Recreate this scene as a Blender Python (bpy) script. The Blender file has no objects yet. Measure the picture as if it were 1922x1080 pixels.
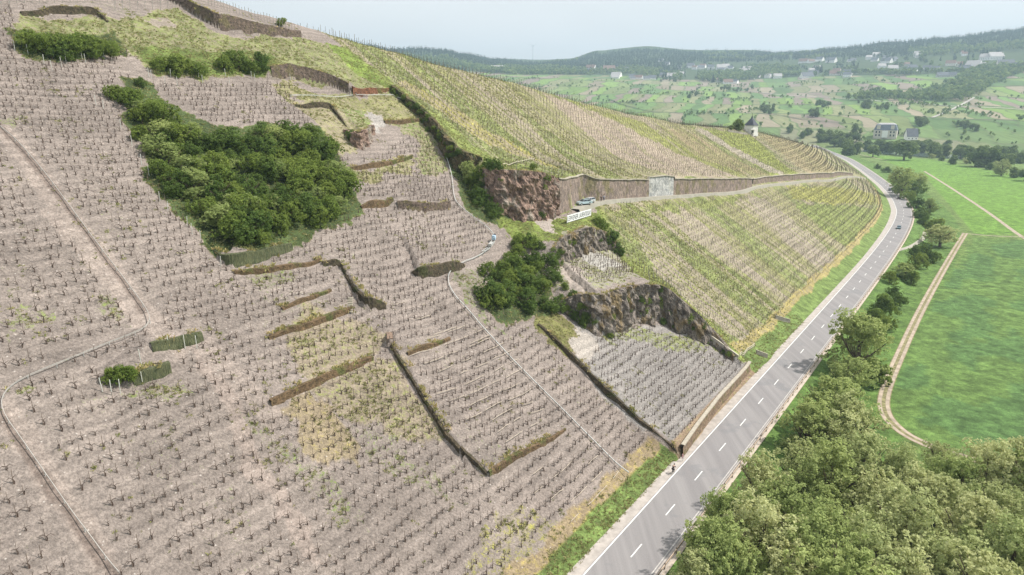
import bpy, math, random
import numpy as np
rng = np.random.default_rng(7); random.seed(7)
C = bpy.context.scene.collection
scene = bpy.context.scene
# ------------------------------------------------------------------ camera, sky, sun, exposure
F = 1281.0; PITCH = math.radians(15.2); HC = 60.0
cd = bpy.data.cameras.new('camera'); cam = bpy.data.objects.new('camera', cd); C.objects.link(cam)
cam.location = (0, 0, HC); cam.rotation_euler = (math.pi/2 - PITCH, 0, 0)
cd.sensor_width = 36; cd.lens = F/1922*36; cd.clip_start = 1; cd.clip_end = 30000
scene.camera = cam
SUN_AZ = math.radians(84); SUN_EL = math.radians(50)      # azimuth clockwise from +Y
w = bpy.data.worlds.new('World'); scene.world = w; w.use_nodes = True
nt = w.node_tree; bg = nt.nodes['Background']
sky = nt.nodes.new('ShaderNodeTexSky'); sky.sky_type = 'NISHITA'; sky.sun_disc = False
sky.sun_elevation = SUN_EL; sky.sun_rotation = SUN_AZ; sky.dust_density = 4; sky.air_density = 1.2; sky.ozone_density = 1
# thin high cloud veil over the clear sky
tc = nt.nodes.new('ShaderNodeTexCoord'); mp = nt.nodes.new('ShaderNodeMapping'); mp.inputs['Scale'].default_value = (1, 1, 5)
nz = nt.nodes.new('ShaderNodeTexNoise'); nz.inputs['Scale'].default_value = 1.6; nz.inputs['Detail'].default_value = 6
cr = nt.nodes.new('ShaderNodeMapRange'); cr.inputs[1].default_value = .35; cr.inputs[2].default_value = .7
cr.inputs[3].default_value = .74; cr.inputs[4].default_value = .97
mx = nt.nodes.new('ShaderNodeMix'); mx.data_type = 'RGBA'
nt.links.new(tc.outputs['Generated'], mp.inputs[0]); nt.links.new(mp.outputs[0], nz.inputs[0])
nt.links.new(nz.outputs[0], cr.inputs[0]); nt.links.new(cr.outputs[0], mx.inputs[0])
nt.links.new(sky.outputs[0], mx.inputs[6]); mx.inputs[7].default_value = (8.3, 8.4, 8.35, 1)
nt.links.new(mx.outputs[2], bg.inputs[0]); bg.inputs[1].default_value = 0.10
sl = bpy.data.lights.new('sun', 'SUN'); so = bpy.data.objects.new('sun', sl); C.objects.link(so)
sl.energy = 5.0; sl.angle = math.radians(1.6); sl.color = (1, .95, .88)
so.rotation_euler = (math.pi/2 - SUN_EL, 0, math.pi - SUN_AZ)
so.location = (200, 0, 300)
scene.view_settings.view_transform = 'Standard'; scene.view_settings.look = 'None'
scene.view_settings.exposure = 0.29; scene.view_settings.gamma = 1
# ------------------------------------------------------------------ frames
YAW = math.radians(35.1)
DU = np.array([math.sin(YAW), math.cos(YAW)]); DV = np.array([-math.cos(YAW), math.sin(YAW)])
def xy(u, v): return np.stack([np.asarray(u)*DU[0]+np.asarray(v)*DV[0], np.asarray(u)*DU[1]+np.asarray(v)*DV[1]], -1)
def uv(P): P = np.asarray(P); return P[..., 0]*DU[0]+P[..., 1]*DU[1], P[..., 0]*DV[0]+P[..., 1]*DV[1]
def ray(px, py):
    px = np.asarray(px, float); py = np.asarray(py, float)
    x = (px-961)/F; y = (540-py)/F; x, y = np.broadcast_arrays(x, y)
    return np.stack([x, math.cos(PITCH)+y*math.sin(PITCH), -math.sin(PITCH)+y*math.cos(PITCH)], -1)
def pix(P):
    P = np.asarray(P, float); d = P-np.array([0, 0, HC])
    fw = d[..., 1]*math.cos(PITCH)-d[..., 2]*math.sin(PITCH); up = d[..., 1]*math.sin(PITCH)+d[..., 2]*math.cos(PITCH)
    fw = np.where(fw < 1, 1, fw)
    return 961+F*d[..., 0]/fw, 540-F*up/fw
# ------------------------------------------------------------------ noise
def _h(i, j, s):
    n = (i.astype(np.int64)*374761393+j.astype(np.int64)*668265263+s*974634777) & 0xffffffff
    n = ((n ^ (n >> 13))*1274126177) & 0xffffffff
    return ((n ^ (n >> 16)) & 0xffff)/65535.0
def vn(x, y, s=0):
    i = np.floor(x); j = np.floor(y); a = x-i; b = y-j; a = a*a*(3-2*a); b = b*b*(3-2*b)
    return (_h(i, j, s)*(1-a)+_h(i+1, j, s)*a)*(1-b)+(_h(i, j+1, s)*(1-a)+_h(i+1, j+1, s)*a)*b
def fbm(x, y, o=4, s=0):
    r = 0; a = 1; t = 0
    for k in range(o): r = r+a*vn(x, y, s+k); t += a; a *= .5; x = x*2.03+13.1; y = y*2.03+7.7
    return r/t
def pip(X, Y, poly):
    poly = np.asarray(poly); ins = np.zeros(X.shape, bool); n = len(poly)
    x0, y0 = poly.min(0); x1, y1 = poly.max(0)
    sel = (X >= x0) & (X <= x1) & (Y >= y0) & (Y <= y1); xs = X[sel]; ys = Y[sel]; r = np.zeros(xs.shape, bool)
    for k in range(n):
        a = poly[k]; b = poly[k-1]
        if a[1] == b[1]: continue
        c = ((a[1] > ys) != (b[1] > ys)) & (xs < (b[0]-a[0])*(ys-a[1])/(b[1]-a[1])+a[0]); r ^= c
    ins[sel] = r; return ins
def smooth(p, n=8):
    p = np.asarray(p, float); q = np.vstack([2*p[0]-p[1], p, 2*p[-1]-p[-2]]); out = []
    for i in range(1, len(q)-2):
        for t in np.linspace(0, 1, n, endpoint=False):
            a, b, c, d = q[i-1:i+3]
            out.append(.5*((2*b)+(c-a)*t+(2*a-5*b+4*c-d)*t*t+(3*b-a-3*c+d)*t**3))
    out.append(p[-1]); return np.array(out)
def resample(p, step):
    p = np.asarray(p, float); s = np.r_[0, np.cumsum(np.linalg.norm(np.diff(p[:, :2], axis=0), axis=1))]
    n = max(2, int(s[-1]/step)+1); t = np.linspace(0, s[-1], n)
    return np.stack([np.interp(t, s, p[:, k]) for k in range(p.shape[1])], -1)
def normals2(p):
    d = np.gradient(p[:, :2], axis=0); d /= np.maximum(np.linalg.norm(d, axis=1), 1e-9)[:, None]
    return np.stack([-d[:, 1], d[:, 0]], -1)          # left of the walking direction
# ------------------------------------------------------------------ road line and terrain
CL = smooth([(-140, 32.9), (-60, 32.9), (76, 32.9), (230, 32.9), (290, 33.1), (330, 33.6), (363, 34.4), (400, 36), (434, 38.6), (460, 42), (506, 50), (557, 61), (600, 71.5), (711, 101), (829, 135), (925, 170), (1100, 233), (1250, 292), (1450, 380), (1900, 600)], 6)
CLS = np.r_[0, np.cumsum(np.linalg.norm(np.diff(CL, axis=0), axis=1))]-140
def segdist(U, V, P):
    """signed distance (left +), arc parameter, overshoot beyond the ends"""
    best = np.full(U.shape, 1e9); sg = np.ones(U.shape); arc = np.zeros(U.shape); over = np.zeros(U.shape); s0 = 0.
    n = len(P)-1
    for k in range(n):
        a = P[k]; d = P[k+1]-a; L = math.hypot(*d[:2])
        if L < 1e-6: continue
        e = d[:2]/L; rx = U-a[0]; ry = V-a[1]; t = rx*e[0]+ry*e[1]; tc_ = np.clip(t, 0, L)
        c = e[0]*ry-e[1]*rx; dd = (t-tc_)**2+c*c
        m = dd < best; best = np.where(m, dd, best); sg = np.where(m, np.sign(c), sg); arc = np.where(m, s0+tc_, arc)
        o = np.abs(t-tc_) if k in (0, n-1) else 0*t
        if k == 0 and n > 1: o = np.where(t < 0, -t, 0)
        if k == n-1 and n > 1: o = np.where(t > L, t-L, 0)
        over = np.where(m, o, over); s0 += L
    return np.sqrt(best)*sg, arc, over
ZC_U = [-200, 0, 60, 106, 125, 141, 170, 207, 235, 260, 310, 365, 385, 420, 470, 530, 600, 700, 800, 950, 1200]
ZC_Z = [135, 112, 96, 87.5, 83, 79.5, 73.0, 66.8, 61, 56.5, 50.5, 47.6, 46.6, 42, 36, 30, 24, 17, 11, 4, 0]
SLOPE = math.tan(math.radians(33))
STEPS = []          # groups: list of lists of dict(P, h, L)
def near_z(P, steps=True):
    P = np.asarray(P, float); sh = P.shape[:-1]; P = P.reshape(-1, 2); U, V = uv(P)
    near = U < 3000
    s, arc, _ = segdist(U, V, CL)
    d = s-np.interp(U, [300, 420], [5.2, 6.2])
    hill = SLOPE*np.maximum(d, 0)-1.2*(1-np.exp(-np.maximum(d, 0)/3))+.0
    zc = np.interp(U, ZC_U, ZC_Z)
    cap = zc-.10*np.maximum(d-zc/SLOPE, 0)+0*V
    k = 1.1
    hl = -k*np.logaddexp(-hill/k, -cap/k)
    bump = (fbm(U/11, V/11, 3, 3)-.5)*1.3*np.clip(d/12, 0, 1)+(fbm(U/2.3, V/2.3, 2, 9)-.5)*.28*np.clip(d/3, 0, 1)
    bump = bump*np.clip(1.4-U/400, .25, 1)
    zl = np.where(d > 0, hl+bump, 0)
    zr = -3.5/(1+np.exp(-(-s-10.5)/1.6))*(s < -4.6)*np.clip((-s-4.6)/2, 0, 1)
    z = np.where(s > 0, zl, zr)-.06
    z = z-1.2*np.clip((s-60)/40, 0, 1)*(U > 1300)*0
    if steps:
        for g in STEPS:
            o = 0*z
            for st in g:
                Pp = st['P']; lo = Pp[:, :2].min(0)-st['L']-3; hi = Pp[:, :2].max(0)+st['L']+3
                sel = (U > lo[0]) & (U < hi[0]) & (V > lo[1]) & (V < hi[1])
                if not sel.any(): continue
                dd, ar, ov = segdist(U[sel], V[sel], Pp[:, :2])
                ss = np.r_[0, np.cumsum(np.linalg.norm(np.diff(Pp[:, :2], axis=0), axis=1))]
                h = np.interp(ar, ss, Pp[:, 2])*st.get('hs', 1.)*np.clip(1-ov/2.2, 0, 1)
                t = np.clip(dd/st['L'], 0, 1)
                t = np.clip(dd, 0, None)/st['L']; t = np.clip(t, 0, 1); big_ = st['kind'] in ('rock', 'dark', 'redrock', 'masonry', 'concrete', 'beige')
                val = h*(np.clip(dd/.45, 0, 1) if big_ else np.clip((dd+.2)/.3, 0, 1))*(1-t)**1.25
                o[sel] = np.maximum(o[sel], val)
            z = z+o*np.clip((s-4.9)/.4, 0, 1)
    return z.reshape(sh)
# far side of the valley: heights from an azimuth/range table
FR = np.array([1060, 1230, 1500, 1900, 2300, 2700, 3200, 3800, 4500, 6000.])
FT = {200: [250, 220, 185, 145, 110, 80, 90, 100, 120], 640: [245, 215, 182, 142, 108, 77, 84, 92, 110], 700: [245, 215, 182, 145, 116, 90, 94, 100, 112],
      740: [245, 215, 182, 146, 118, 98, 100, 106, 114], 800: [245, 215, 180, 143, 118, 95, 105, 112, 116], 840: [245, 215, 178, 142, 118, 98, 106, 111, 116], 870: [245, 215, 177, 142, 124, 108, 106, 108, 116], 930: [245, 215, 176, 142, 131, 121, 112, 110, 116],
      1000: [245, 215, 175, 145, 137, 127, 118, 112, 118], 1060: [243, 213, 175, 147, 138, 124, 113, 111, 120], 1120: [243, 210, 175, 150, 139, 118, 95, 99, 120],
      1200: [240, 205, 175, 155, 138, 114, 87, 92, 120], 1300: [238, 205, 178, 158, 140, 114, 94, 96, 120], 1400: [238, 205, 180, 158, 138, 114, 94, 99, 120], 1450: [238, 205, 180, 158, 135, 107, 101, 105, 120],
      1550: [238, 205, 177, 152, 128, 97, 105, 110, 120], 1650: [240, 203, 172, 146, 116, 86, 96, 105, 120], 1750: [242, 203, 168, 139, 106, 77, 88, 98, 120], 1850: [245, 205, 164, 131, 98, 66, 76, 90, 120],
      1922: [247, 208, 164, 126, 92, 55, 66, 85, 120], 2050: [250, 210, 164, 122, 86, 46, 58, 80, 120], 3200: [250, 210, 164, 122, 86, 46, 58, 80, 120]}
FA = []; FZ = []
for px_, row in sorted(FT.items()):
    r_ = ray(px_, np.array(row, float)); el = r_[:, 2]/np.hypot(r_[:, 0], r_[:, 1])
    FA.append(math.atan2(r_[0, 0], r_[0, 1])); FZ.append([-5.0]+list(HC+FR[1:]*el))
FA = np.array(FA); FZ = np.array(FZ)
def far_z(P):
    P = np.asarray(P, float); sh = P.shape[:-1]; P = P.reshape(-1, 2)
    az = np.arctan2(P[:, 0], P[:, 1]); r = np.hypot(P[:, 0], P[:, 1])
    i = np.clip(np.searchsorted(FA, az)-1, 0, len(FA)-2); a = np.clip((az-FA[i])/(FA[i+1]-FA[i]), 0, 1); a = a*a*(3-2*a)
    j = np.clip(np.searchsorted(FR, r)-1, 0, len(FR)-2); b = np.clip((r-FR[j])/(FR[j+1]-FR[j]), 0, 1)
    z = (FZ[i, j]*(1-a)+FZ[i+1, j]*a)*(1-b)+(FZ[i, j+1]*(1-a)+FZ[i+1, j+1]*a)*b
    z = z+(fbm(P[:, 0]/160, P[:, 1]/160, 3, 31)-.5)*np.clip((r-1100)/300, 0, 1)*9
    return np.where(r < 1062, -60, z).reshape(sh)
def ground(P):
    P = np.asarray(P, float); z = near_z(P); r = np.hypot(P[..., 0], P[..., 1])
    if (r > 1060).any(): z = np.where(r > 1060, np.maximum(z, far_z(P)), z)
    return z
def cast(pts, lift=0.0):
    """pixels (1922 wide) -> points on the ground; lift raises the target surface"""
    pts = np.atleast_2d(np.asarray(pts, float)); R = ray(pts[:, 0], pts[:, 1]); lift = np.broadcast_to(np.asarray(lift, float), (len(pts),))
    T = np.geomspace(25, 5500, 420); lo = np.zeros(len(pts)); hi = np.zeros(len(pts)); done = np.zeros(len(pts), bool)
    W = R[:, None, :]*T[None, :, None]; G = ground(W[..., :2]); D = (HC+W[..., 2])-G-lift[:, None]
    neg = D < 0; first = np.where(neg.any(1), neg.argmax(1), len(T)-1); first = np.maximum(first, 1)
    lo = T[first-1]; hi = T[first]
    for _ in range(14):
        m = (lo+hi)/2; Wm = R*m[:, None]; b = (HC+Wm[:, 2])-ground(Wm[:, :2])-lift < 0
        hi = np.where(b, m, hi); lo = np.where(b, lo, m)
    Wm = R*hi[:, None]; return np.stack([Wm[:, 0], Wm[:, 1], HC+Wm[:, 2]-lift], -1)
# ------------------------------------------------------------------ node helpers
def mat(name, rough=.9):
    m = bpy.data.materials.new(name); m.use_nodes = True; b = m.node_tree.nodes['Principled BSDF']
    b.inputs['Roughness'].default_value = rough; b.inputs['Specular IOR Level'].default_value = .25
    return m, m.node_tree, b
def N(t, ty, **k):
    n = t.nodes.new(ty)
    for a, v in k.items():
        if a == 'ins':
            for i, x in v.items(): n.inputs[i].default_value = x
        else: setattr(n, a, v)
    return n
def coords(t): return N(t, 'ShaderNodeTexCoord').outputs['Object']
def noise(t, vec, scale, det=4, rough=.55):
    n = N(t, 'ShaderNodeTexNoise', ins={'Scale': scale, 'Detail': det, 'Roughness': rough})
    if vec is not None: t.links.new(vec, n.inputs['Vector'])
    return n.outputs[0]
def mrange(t, v, a, b, c=0., d=1.):
    n = N(t, 'ShaderNodeMapRange', ins={1: a, 2: b, 3: c, 4: d}); t.links.new(v, n.inputs[0]); return n.outputs[0]
def mixc(t, f, a, b, blend='MIX'):
    n = N(t, 'ShaderNodeMix', data_type='RGBA', blend_type=blend)
    for i, x in ((0, f), (6, a), (7, b)):
        if hasattr(x, 'links') or hasattr(x, 'is_linked'): t.links.new(x, n.inputs[i])
        else: n.inputs[i].default_value = x if i == 0 else (*x, 1)[:4]
    return n.outputs[2]
def math_(t, op, a, b=0.):
    n = N(t, 'ShaderNodeMath', operation=op)
    for i, x in ((0, a), (1, b)):
        if hasattr(x, 'is_linked'): t.links.new(x, n.inputs[i])
        else: n.inputs[i].default_value = x
    return n.outputs[0]
def attr(t, name): return N(t, 'ShaderNodeAttribute', attribute_name=name)
def bump(t, b, h, st, dist):
    n = N(t, 'ShaderNodeBump', ins={'Strength': st, 'Distance': dist}); t.links.new(h, n.inputs['Height']); t.links.new(n.outputs[0], b.inputs['Normal'])
def simple(name, col, rough=.8, var=.25, scale=2., bmp=0, metal=0., col2=None):
    m, t, b = mat(name, rough); c = coords(t); n = noise(t, c, scale, 5)
    c2 = col2 if col2 else tuple(x*(1-var) for x in col)
    t.links.new(mixc(t, mrange(t, n, .35, .65), c2, tuple(min(1, x*(1+var*.5)) for x in col)), b.inputs['Base Color'])
    b.inputs['Metallic'].default_value = metal
    if bmp: bump(t, b, n, .6, bmp)
    return m
# ------------------------------------------------------------------ mesh helpers
def mesh_np(name, V, Q, m=None, attrs=None, smooth_=False):
    """V (n,3); Q (k,4) quads or (k,3) tris"""
    V = np.asarray(V, np.float32); Q = np.asarray(Q, np.int32); me = bpy.data.meshes.new(name); c = Q.shape[1]
    me.vertices.add(len(V)); me.vertices.foreach_set('co', V.ravel())
    me.loops.add(Q.size); me.loops.foreach_set('vertex_index', Q.ravel())
    me.polygons.add(len(Q)); me.polygons.foreach_set('loop_start', np.arange(0, Q.size, c, dtype=np.int32))
    me.polygons.foreach_set('use_smooth', np.full(len(Q), smooth_))
    me.update(calc_edges=True)
    for k, (dom, ty, arr) in (attrs or {}).items():
        a = me.attributes.new(k, ty, dom)
        if ty == 'FLOAT_COLOR': a.data.foreach_set('color', np.c_[arr, np.ones(len(arr))].astype(np.float32).ravel())
        elif ty == 'FLOAT_VECTOR': a.data.foreach_set('vector', np.asarray(arr, np.float32).ravel())
        else: a.data.foreach_set('value', np.asarray(arr, np.float32))
    if m: me.materials.append(m)
    me.validate(); return me
class MB:
    """collects shapes for one mesh, several materials"""
    def __init__(s): s.v = []; s.f = []; s.m = []; s.mats = []
    def mi(s, m):
        if m not in s.mats: s.mats.append(m)
        return s.mats.index(m)
    def add(s, vs, fs, m=None):
        o = len(s.v); s.v += [tuple(map(float, v)) for v in vs]; s.f += [tuple(o+i for i in f) for f in fs]; s.m += [s.mi(m)]*len(fs)
    def box(s, c, d, m=None, rz=0., taper=1.):
        x, y, z = d[0]/2, d[1]/2, d[2]/2; ca, sa = math.cos(rz), math.sin(rz); vs = []
        for k, (a, b, e) in enumerate([(-1, -1, -1), (1, -1, -1), (1, 1, -1), (-1, 1, -1), (-1, -1, 1), (1, -1, 1), (1, 1, 1), (-1, 1, 1)]):
            f = taper if e > 0 else 1; X, Y = a*x*f, b*y*f; vs.append((c[0]+X*ca-Y*sa, c[1]+X*sa+Y*ca, c[2]+e*z))
        s.add(vs, [(0, 3, 2, 1), (4, 5, 6, 7), (0, 1, 5, 4), (1, 2, 6, 5), (2, 3, 7, 6), (3, 0, 4, 7)], m)
    def tube(s, pts, rad, m=None, n=6, cap=True):
        pts = np.asarray(pts, float); rad = np.broadcast_to(rad, (len(pts),)); vs = []; fs = []
        for i, p in enumerate(pts):
            d = pts[min(i+1, len(pts)-1)]-pts[max(i-1, 0)]; d = d/max(np.linalg.norm(d), 1e-9)
            a = np.cross(d, (0, 0, 1) if abs(d[2]) < .9 else (1, 0, 0)); a /= np.linalg.norm(a); b = np.cross(d, a)
            for k in range(n): t = 2*math.pi*(k+.5)/n; vs.append(p+rad[i]*(a*math.cos(t)+b*math.sin(t)))
        for i in range(len(pts)-1):
            for k in range(n): fs.append((i*n+k, (i+1)*n+k, (i+1)*n+(k+1) % n, i*n+(k+1) % n))
        if cap: fs.append(tuple(range(n))); fs.append(tuple((len(pts)-1)*n+k for k in reversed(range(n))))
        s.add(vs, fs, m)
    def lathe(s, prof, m=None, n=12, c=(0, 0, 0), rot=0.):
        vs = []; fs = []
        for r, z in prof:
            for k in range(n): t = 2*math.pi*k/n+rot; vs.append((c[0]+r*math.cos(t), c[1]+r*math.sin(t), c[2]+z))
        for i in range(len(prof)-1):
            for k in range(n): fs.append((i*n+k, i*n+(k+1) % n, (i+1)*n+(k+1) % n, (i+1)*n+k))
        fs.append(tuple(reversed(range(n)))); fs.append(tuple((len(prof)-1)*n+k for k in range(n)))
        s.add(vs, fs, m)
    def mesh(s, name, sm=False):
        me = bpy.data.meshes.new(name); me.from_pydata(s.v, [], s.f)
        for m in s.mats:
            if m: me.materials.append(m)
        if me.materials: me.polygons.foreach_set('material_index', s.m)
        if sm: me.polygons.foreach_set('use_smooth', [True]*len(me.polygons))
        me.update(); return me
    def build(s, name, parent=None, sm=False, **k): return link(name, s.mesh(name, sm), parent, **k)
def link(name, me, parent=None, label=None, cat=None, group=None, kind=None, loc=None, rz=None, scale=None):
    o = bpy.data.objects.new(name, me); C.objects.link(o)
    if parent: o.parent = parent
    if loc is not None: o.location = [float(x) for x in loc]
    if rz is not None: o.rotation_euler = (0, 0, rz)
    if scale is not None: o.scale = (scale,)*3 if np.isscalar(scale) else scale
    if label: o['label'] = label
    if cat: o['category'] = cat
    if group: o['group'] = group
    if kind: o['kind'] = kind
    return o
def thing(name, label, cat, loc=(0, 0, 0), rz=0., group=None, scale=None): return link(name, None, None, label, cat, group, None, loc, rz, scale)
def strip(p, zoff, a, b, name, m, uvw=True, zf=None, nw=2):
    """ribbon mesh along world polyline p (k,2), lateral offsets a..b (left +)"""
    n = normals2(p); cols = np.linspace(a, b, nw); V = []
    for c in cols:
        q = p[:, :2]+n*c; z = (zf(q) if zf else 0*q[:, 0])+zoff; V.append(np.c_[q, z])
    V = np.stack(V, 1).reshape(-1, 3); k = len(p); i = np.arange(k-1)[:, None]*nw+np.arange(nw-1)[None]; i = i.ravel()
    Q = np.stack([i, i+nw, i+nw+1, i+1], -1)
    if a < b: Q = Q[:, ::-1]
    return mesh_np(name, V, Q, m)
# ------------------------------------------------------------------ terraces, banks and cliffs: steps in the slope
# name, label, kind of face, thickness, decay length, [(px, py, height)] foot line, raised side on the left of the walking direction
WALLS = [
 [('retaining_wall', 'long low stone retaining wall beside the road shoulder below the small grey plot', 'beige', 14, [(1279, 858, 2.2), (1310, 815, 2.3), (1350, 762, 2.2), (1405, 697, 1.6)]),
  ('terrace_wall', 'long mossy wall running downhill to the road along the left side of the grey plot', 'moss', 14, [(1010, 612, .8), (1060, 660, 1.6), (1110, 712, 2), (1150, 752, 2.1), (1200, 800, 2.3), (1240, 833, 2.4), (1276, 862, 2.5)])],
 [('terrace_wall', 'winding dark drystone wall running down the middle of the slope below the plank ramp', 'moss', 12, [(735, 655, 1.2), (750, 680, 1.6), (772, 715, 1.7), (790, 745, 1.6), (815, 785, 1.6), (838, 825, 1.8), (864, 856, 2)]),
  ('terrace_wall', 'short dark wall stub below the winding drystone wall, ending in a corner', 'moss', 10, [(866, 856, 1.2), (885, 870, 1.6), (915, 896, 2)])],
 [('terrace_bank', 'brown earth bank crossing the slope beside the corner of the short wall stub', 'brown', 6, [(918, 895, 1.3), (950, 872, 1.1), (990, 850, .9), (1030, 830, .9), (1062, 808, .6)])],
 [('terrace_bank', 'long brown grassy bank below the yellow-green patch in the lower centre', 'brown', 9, [(508, 762, 1), (550, 742, 1.5), (600, 720, 1.5), (650, 697, 1.4), (700, 676, 1)])],
 [('terrace_bank', 'thin brown bank just right of the plank ramp', 'brown', 5, [(765, 668, .8), (800, 655, .9), (845, 638, .7)])],
 [('terrace_bank', 'reddish brown bank with the stone steps climbing through it', 'brown', 10, [(505, 638, .8), (540, 625, 1.3), (590, 612, 1.6), (630, 596, 1.8), (662, 582, 1.9)])],
 [('terrace_bank', 'faint short bank above the bank with the stone steps', 'brown', 5, [(530, 583, .6), (575, 565, .9), (622, 547, .7)])],
 [('terrace_wall', 'dark wall dropping from a slate corner to a square slate masonry end', 'moss', 12, [(606, 500, 1.3), (640, 500, 1.4), (655, 528, 1.5), (668, 552, 2), (690, 582, 2.8), (724, 580, 2.2)])],
 [('terrace_bank', 'low brown bank below the thicket, left of the slate corner', 'brown', 6, [(440, 515, .7), (480, 514, 1.3), (530, 506, 1.2), (604, 490, .9)])],
 [('hedged_bank', 'steep bank under dark netting at the foot of the big thicket', 'net', 14, [(402, 470, .6), (428, 500, 2.8), (470, 494, 2.6), (510, 482, 2.2), (548, 468, 1)])],
 [('hedged_bank', 'upper of two banks draped with dark green netting, lower left', 'net', 10, [(286, 672, 1.7), (310, 664, 2), (340, 652, 2), (380, 637, 1.2)]),],
 [('hedged_bank', 'lower of two banks draped with dark green netting, beside a round bush', 'net', 10, [(250, 722, 1.8), (280, 715, 2.2), (320, 698, 1.8)])],
 [('terrace_bank', 'curved bank topped by dry hedge below the rack railway bend', 'moss', 14, [(772, 514, .6), (788, 521, 2.2), (820, 517, 2.3), (848, 510, 2.2), (872, 502, 1)])],
 [('rock_cliff', 'dark slate cliff around the upper edge of the small grey plot', 'rock', 20, [(1045, 580, .8), (1062, 588, 3), (1088, 604, 6), (1128, 628, 8.4), (1170, 608, 8), (1212, 600, 8), (1250, 605, 8), (1293, 628, 6.5), (1335, 645, 3.6), (1378, 678, 1.3)])],
 [('rock_cliff', 'pale ribbed rock face above the tiny ledge vineyard', 'rock', 13, [(1035, 500, 1.5), (1050, 492, 4.5), (1078, 478, 5.5), (1110, 470, 5.5), (1140, 466, 3.5), (1162, 468, 1)])],
 [('rock_cliff', 'dark overgrown edge of the upper hillside dropping towards the rack railway', 'dark', 16, [(737, 172, 1.6), (790, 222, 3), (822, 262, 4), (845, 300, 5), (875, 330, 6), (905, 350, 7)]),
  ('rock_cliff', 'tall red and brown rock face beside the pale masonry wall', 'redrock', 22, [(905, 372, 7), (940, 400, 10), (985, 410, 11.5), (1022, 408, 11), (1046, 402, 9)]),
  ('retaining_wall', 'tall pinkish masonry retaining wall adjoining the red rock face', 'masonry', 20, [(1046, 402, 9), (1058, 398, 8.4), (1069, 391, 8)]),
  ('retaining_wall', 'angled masonry wall bay behind the two parked cars', 'masonry', 20, [(1069, 389, 7.6), (1080, 380, 6.6), (1092, 370, 6)]),
  ('retaining_wall', 'stained masonry wall section between the parked cars and the white concrete facing', 'masonry', 20, [(1092, 370, 6), (1121, 376, 5.6), (1170, 373, 5.2), (1216, 370, 5)]),
  ('concrete_facing', 'pale white concrete facing set into the long hillside wall', 'concrete', 20, [(1216, 370, 5.9), (1262, 366.5, 5.9)]),
  ('retaining_wall', 'long brown masonry wall between the white concrete facing and the bend of the lane', 'masonry', 20, [(1262, 366.5, 5), (1300, 364, 4.8), (1350, 360, 4.3), (1388, 357, 4.2), (1410, 350, 2.6)])],
 [('retaining_wall', 'low reddish wall along the far stretch of the hillside lane', 'masonry', 14, [(1412, 346, 1.7), (1460, 340, 2), (1520, 335.5, 2), (1560, 333, 1.8), (1600, 330, .8)])],
 [('terrace_bank', 'brown rocky bank at the upper right corner of the big thicket', 'brown', 9, [(678, 392, 1.2), (700, 388, 2.6), (738, 384, 2)])],
 [('terrace_wall', 'low grey drystone wall with a square buttress below the upper terraces', 'stone', 8, [(746, 392, 1.2), (780, 396, 1.6), (805, 399, 1.7), (845, 390, 1)])],
 [('terrace_bank', 'grassy bank crossing the upper terraces left of the rack railway', 'brown', 8, [(655, 318, .8), (690, 316, 1.7), (730, 310, 1.5), (775, 296, .8)])],
 [('rock_cliff', 'small reddish outcrop beside the fan of pale rubble', 'redrock', 8, [(652, 252, 1.2), (672, 280, 3.6), (688, 276, 3.8), (698, 250, 1.5)])],
 [('terrace_wall', 'dark terrace edge above the strip of pale soil next to the reddish outcrop', 'moss', 8, [(556, 202, 1), (600, 203, 1.5), (622, 205, 1.7), (636, 222, 1.8), (652, 240, 1.6)])],
 [('terrace_bank', 'dark grassy lip right of the rubble fan', 'brown', 7, [(722, 232, 1.3), (760, 232, 1.8), (795, 226, 1)])],
 [('terrace_wall', 'reddish stone wall with a ruined end above the square pink plot', 'stone', 9, [(510, 148, 2.4), (545, 147, 3), (575, 150, 2.6), (610, 158, 2.6), (630, 165, 2.6), (655, 179, 2.4)])],
 [('terrace_bank', 'red earth bank right of the ruined stone wall', 'red', 6, [(662, 176, 1), (690, 178, 1.6), (735, 171, 1)])],
 [('terrace_wall', 'long dark drystone wall near the hill crest under the topmost vineyard', 'stone', 11, [(318, 2, 1), (350, 18, 2.2), (385, 40, 3.2), (410, 55, 3.2), (450, 60, 3), (490, 66, 2.4), (565, 69, 1)])],
 [('terrace_wall', 'brown wall closing the rectangular grass patch in the top left corner', 'moss', 8, [(40, 30, 1.4), (100, 25, 1.6), (180, 28, 1.7), (190, 34, 1.5), (204, 44, .8)])],
]
for grp in WALLS:
    built = []
    for name, label, kind, L, pts in grp:
        a = np.array(pts, float); Pw = cast(a[:, :2]); u_, v_ = uv(Pw)
        if kind in ('brown', 'moss', 'red') and label[:5] != 'windi' and label[:4] != 'long': a[0, 2] *= .4; a[-1, 2] *= .4
        q = np.c_[u_, v_, a[:, 2]]
        built.append(dict(P=resample(q, 1.2) if len(q) < 3 else resample(smooth(q, 5) if kind in ('rock', 'dark', 'brown', 'net', 'moss') and name != 'terrace_wall' else q, 1.2), L=L, name=name, label=label, kind=kind, hs={'brown': .34, 'moss': .72, 'net': .62}.get(kind, 1.)))
    STEPS.append(built)
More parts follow.
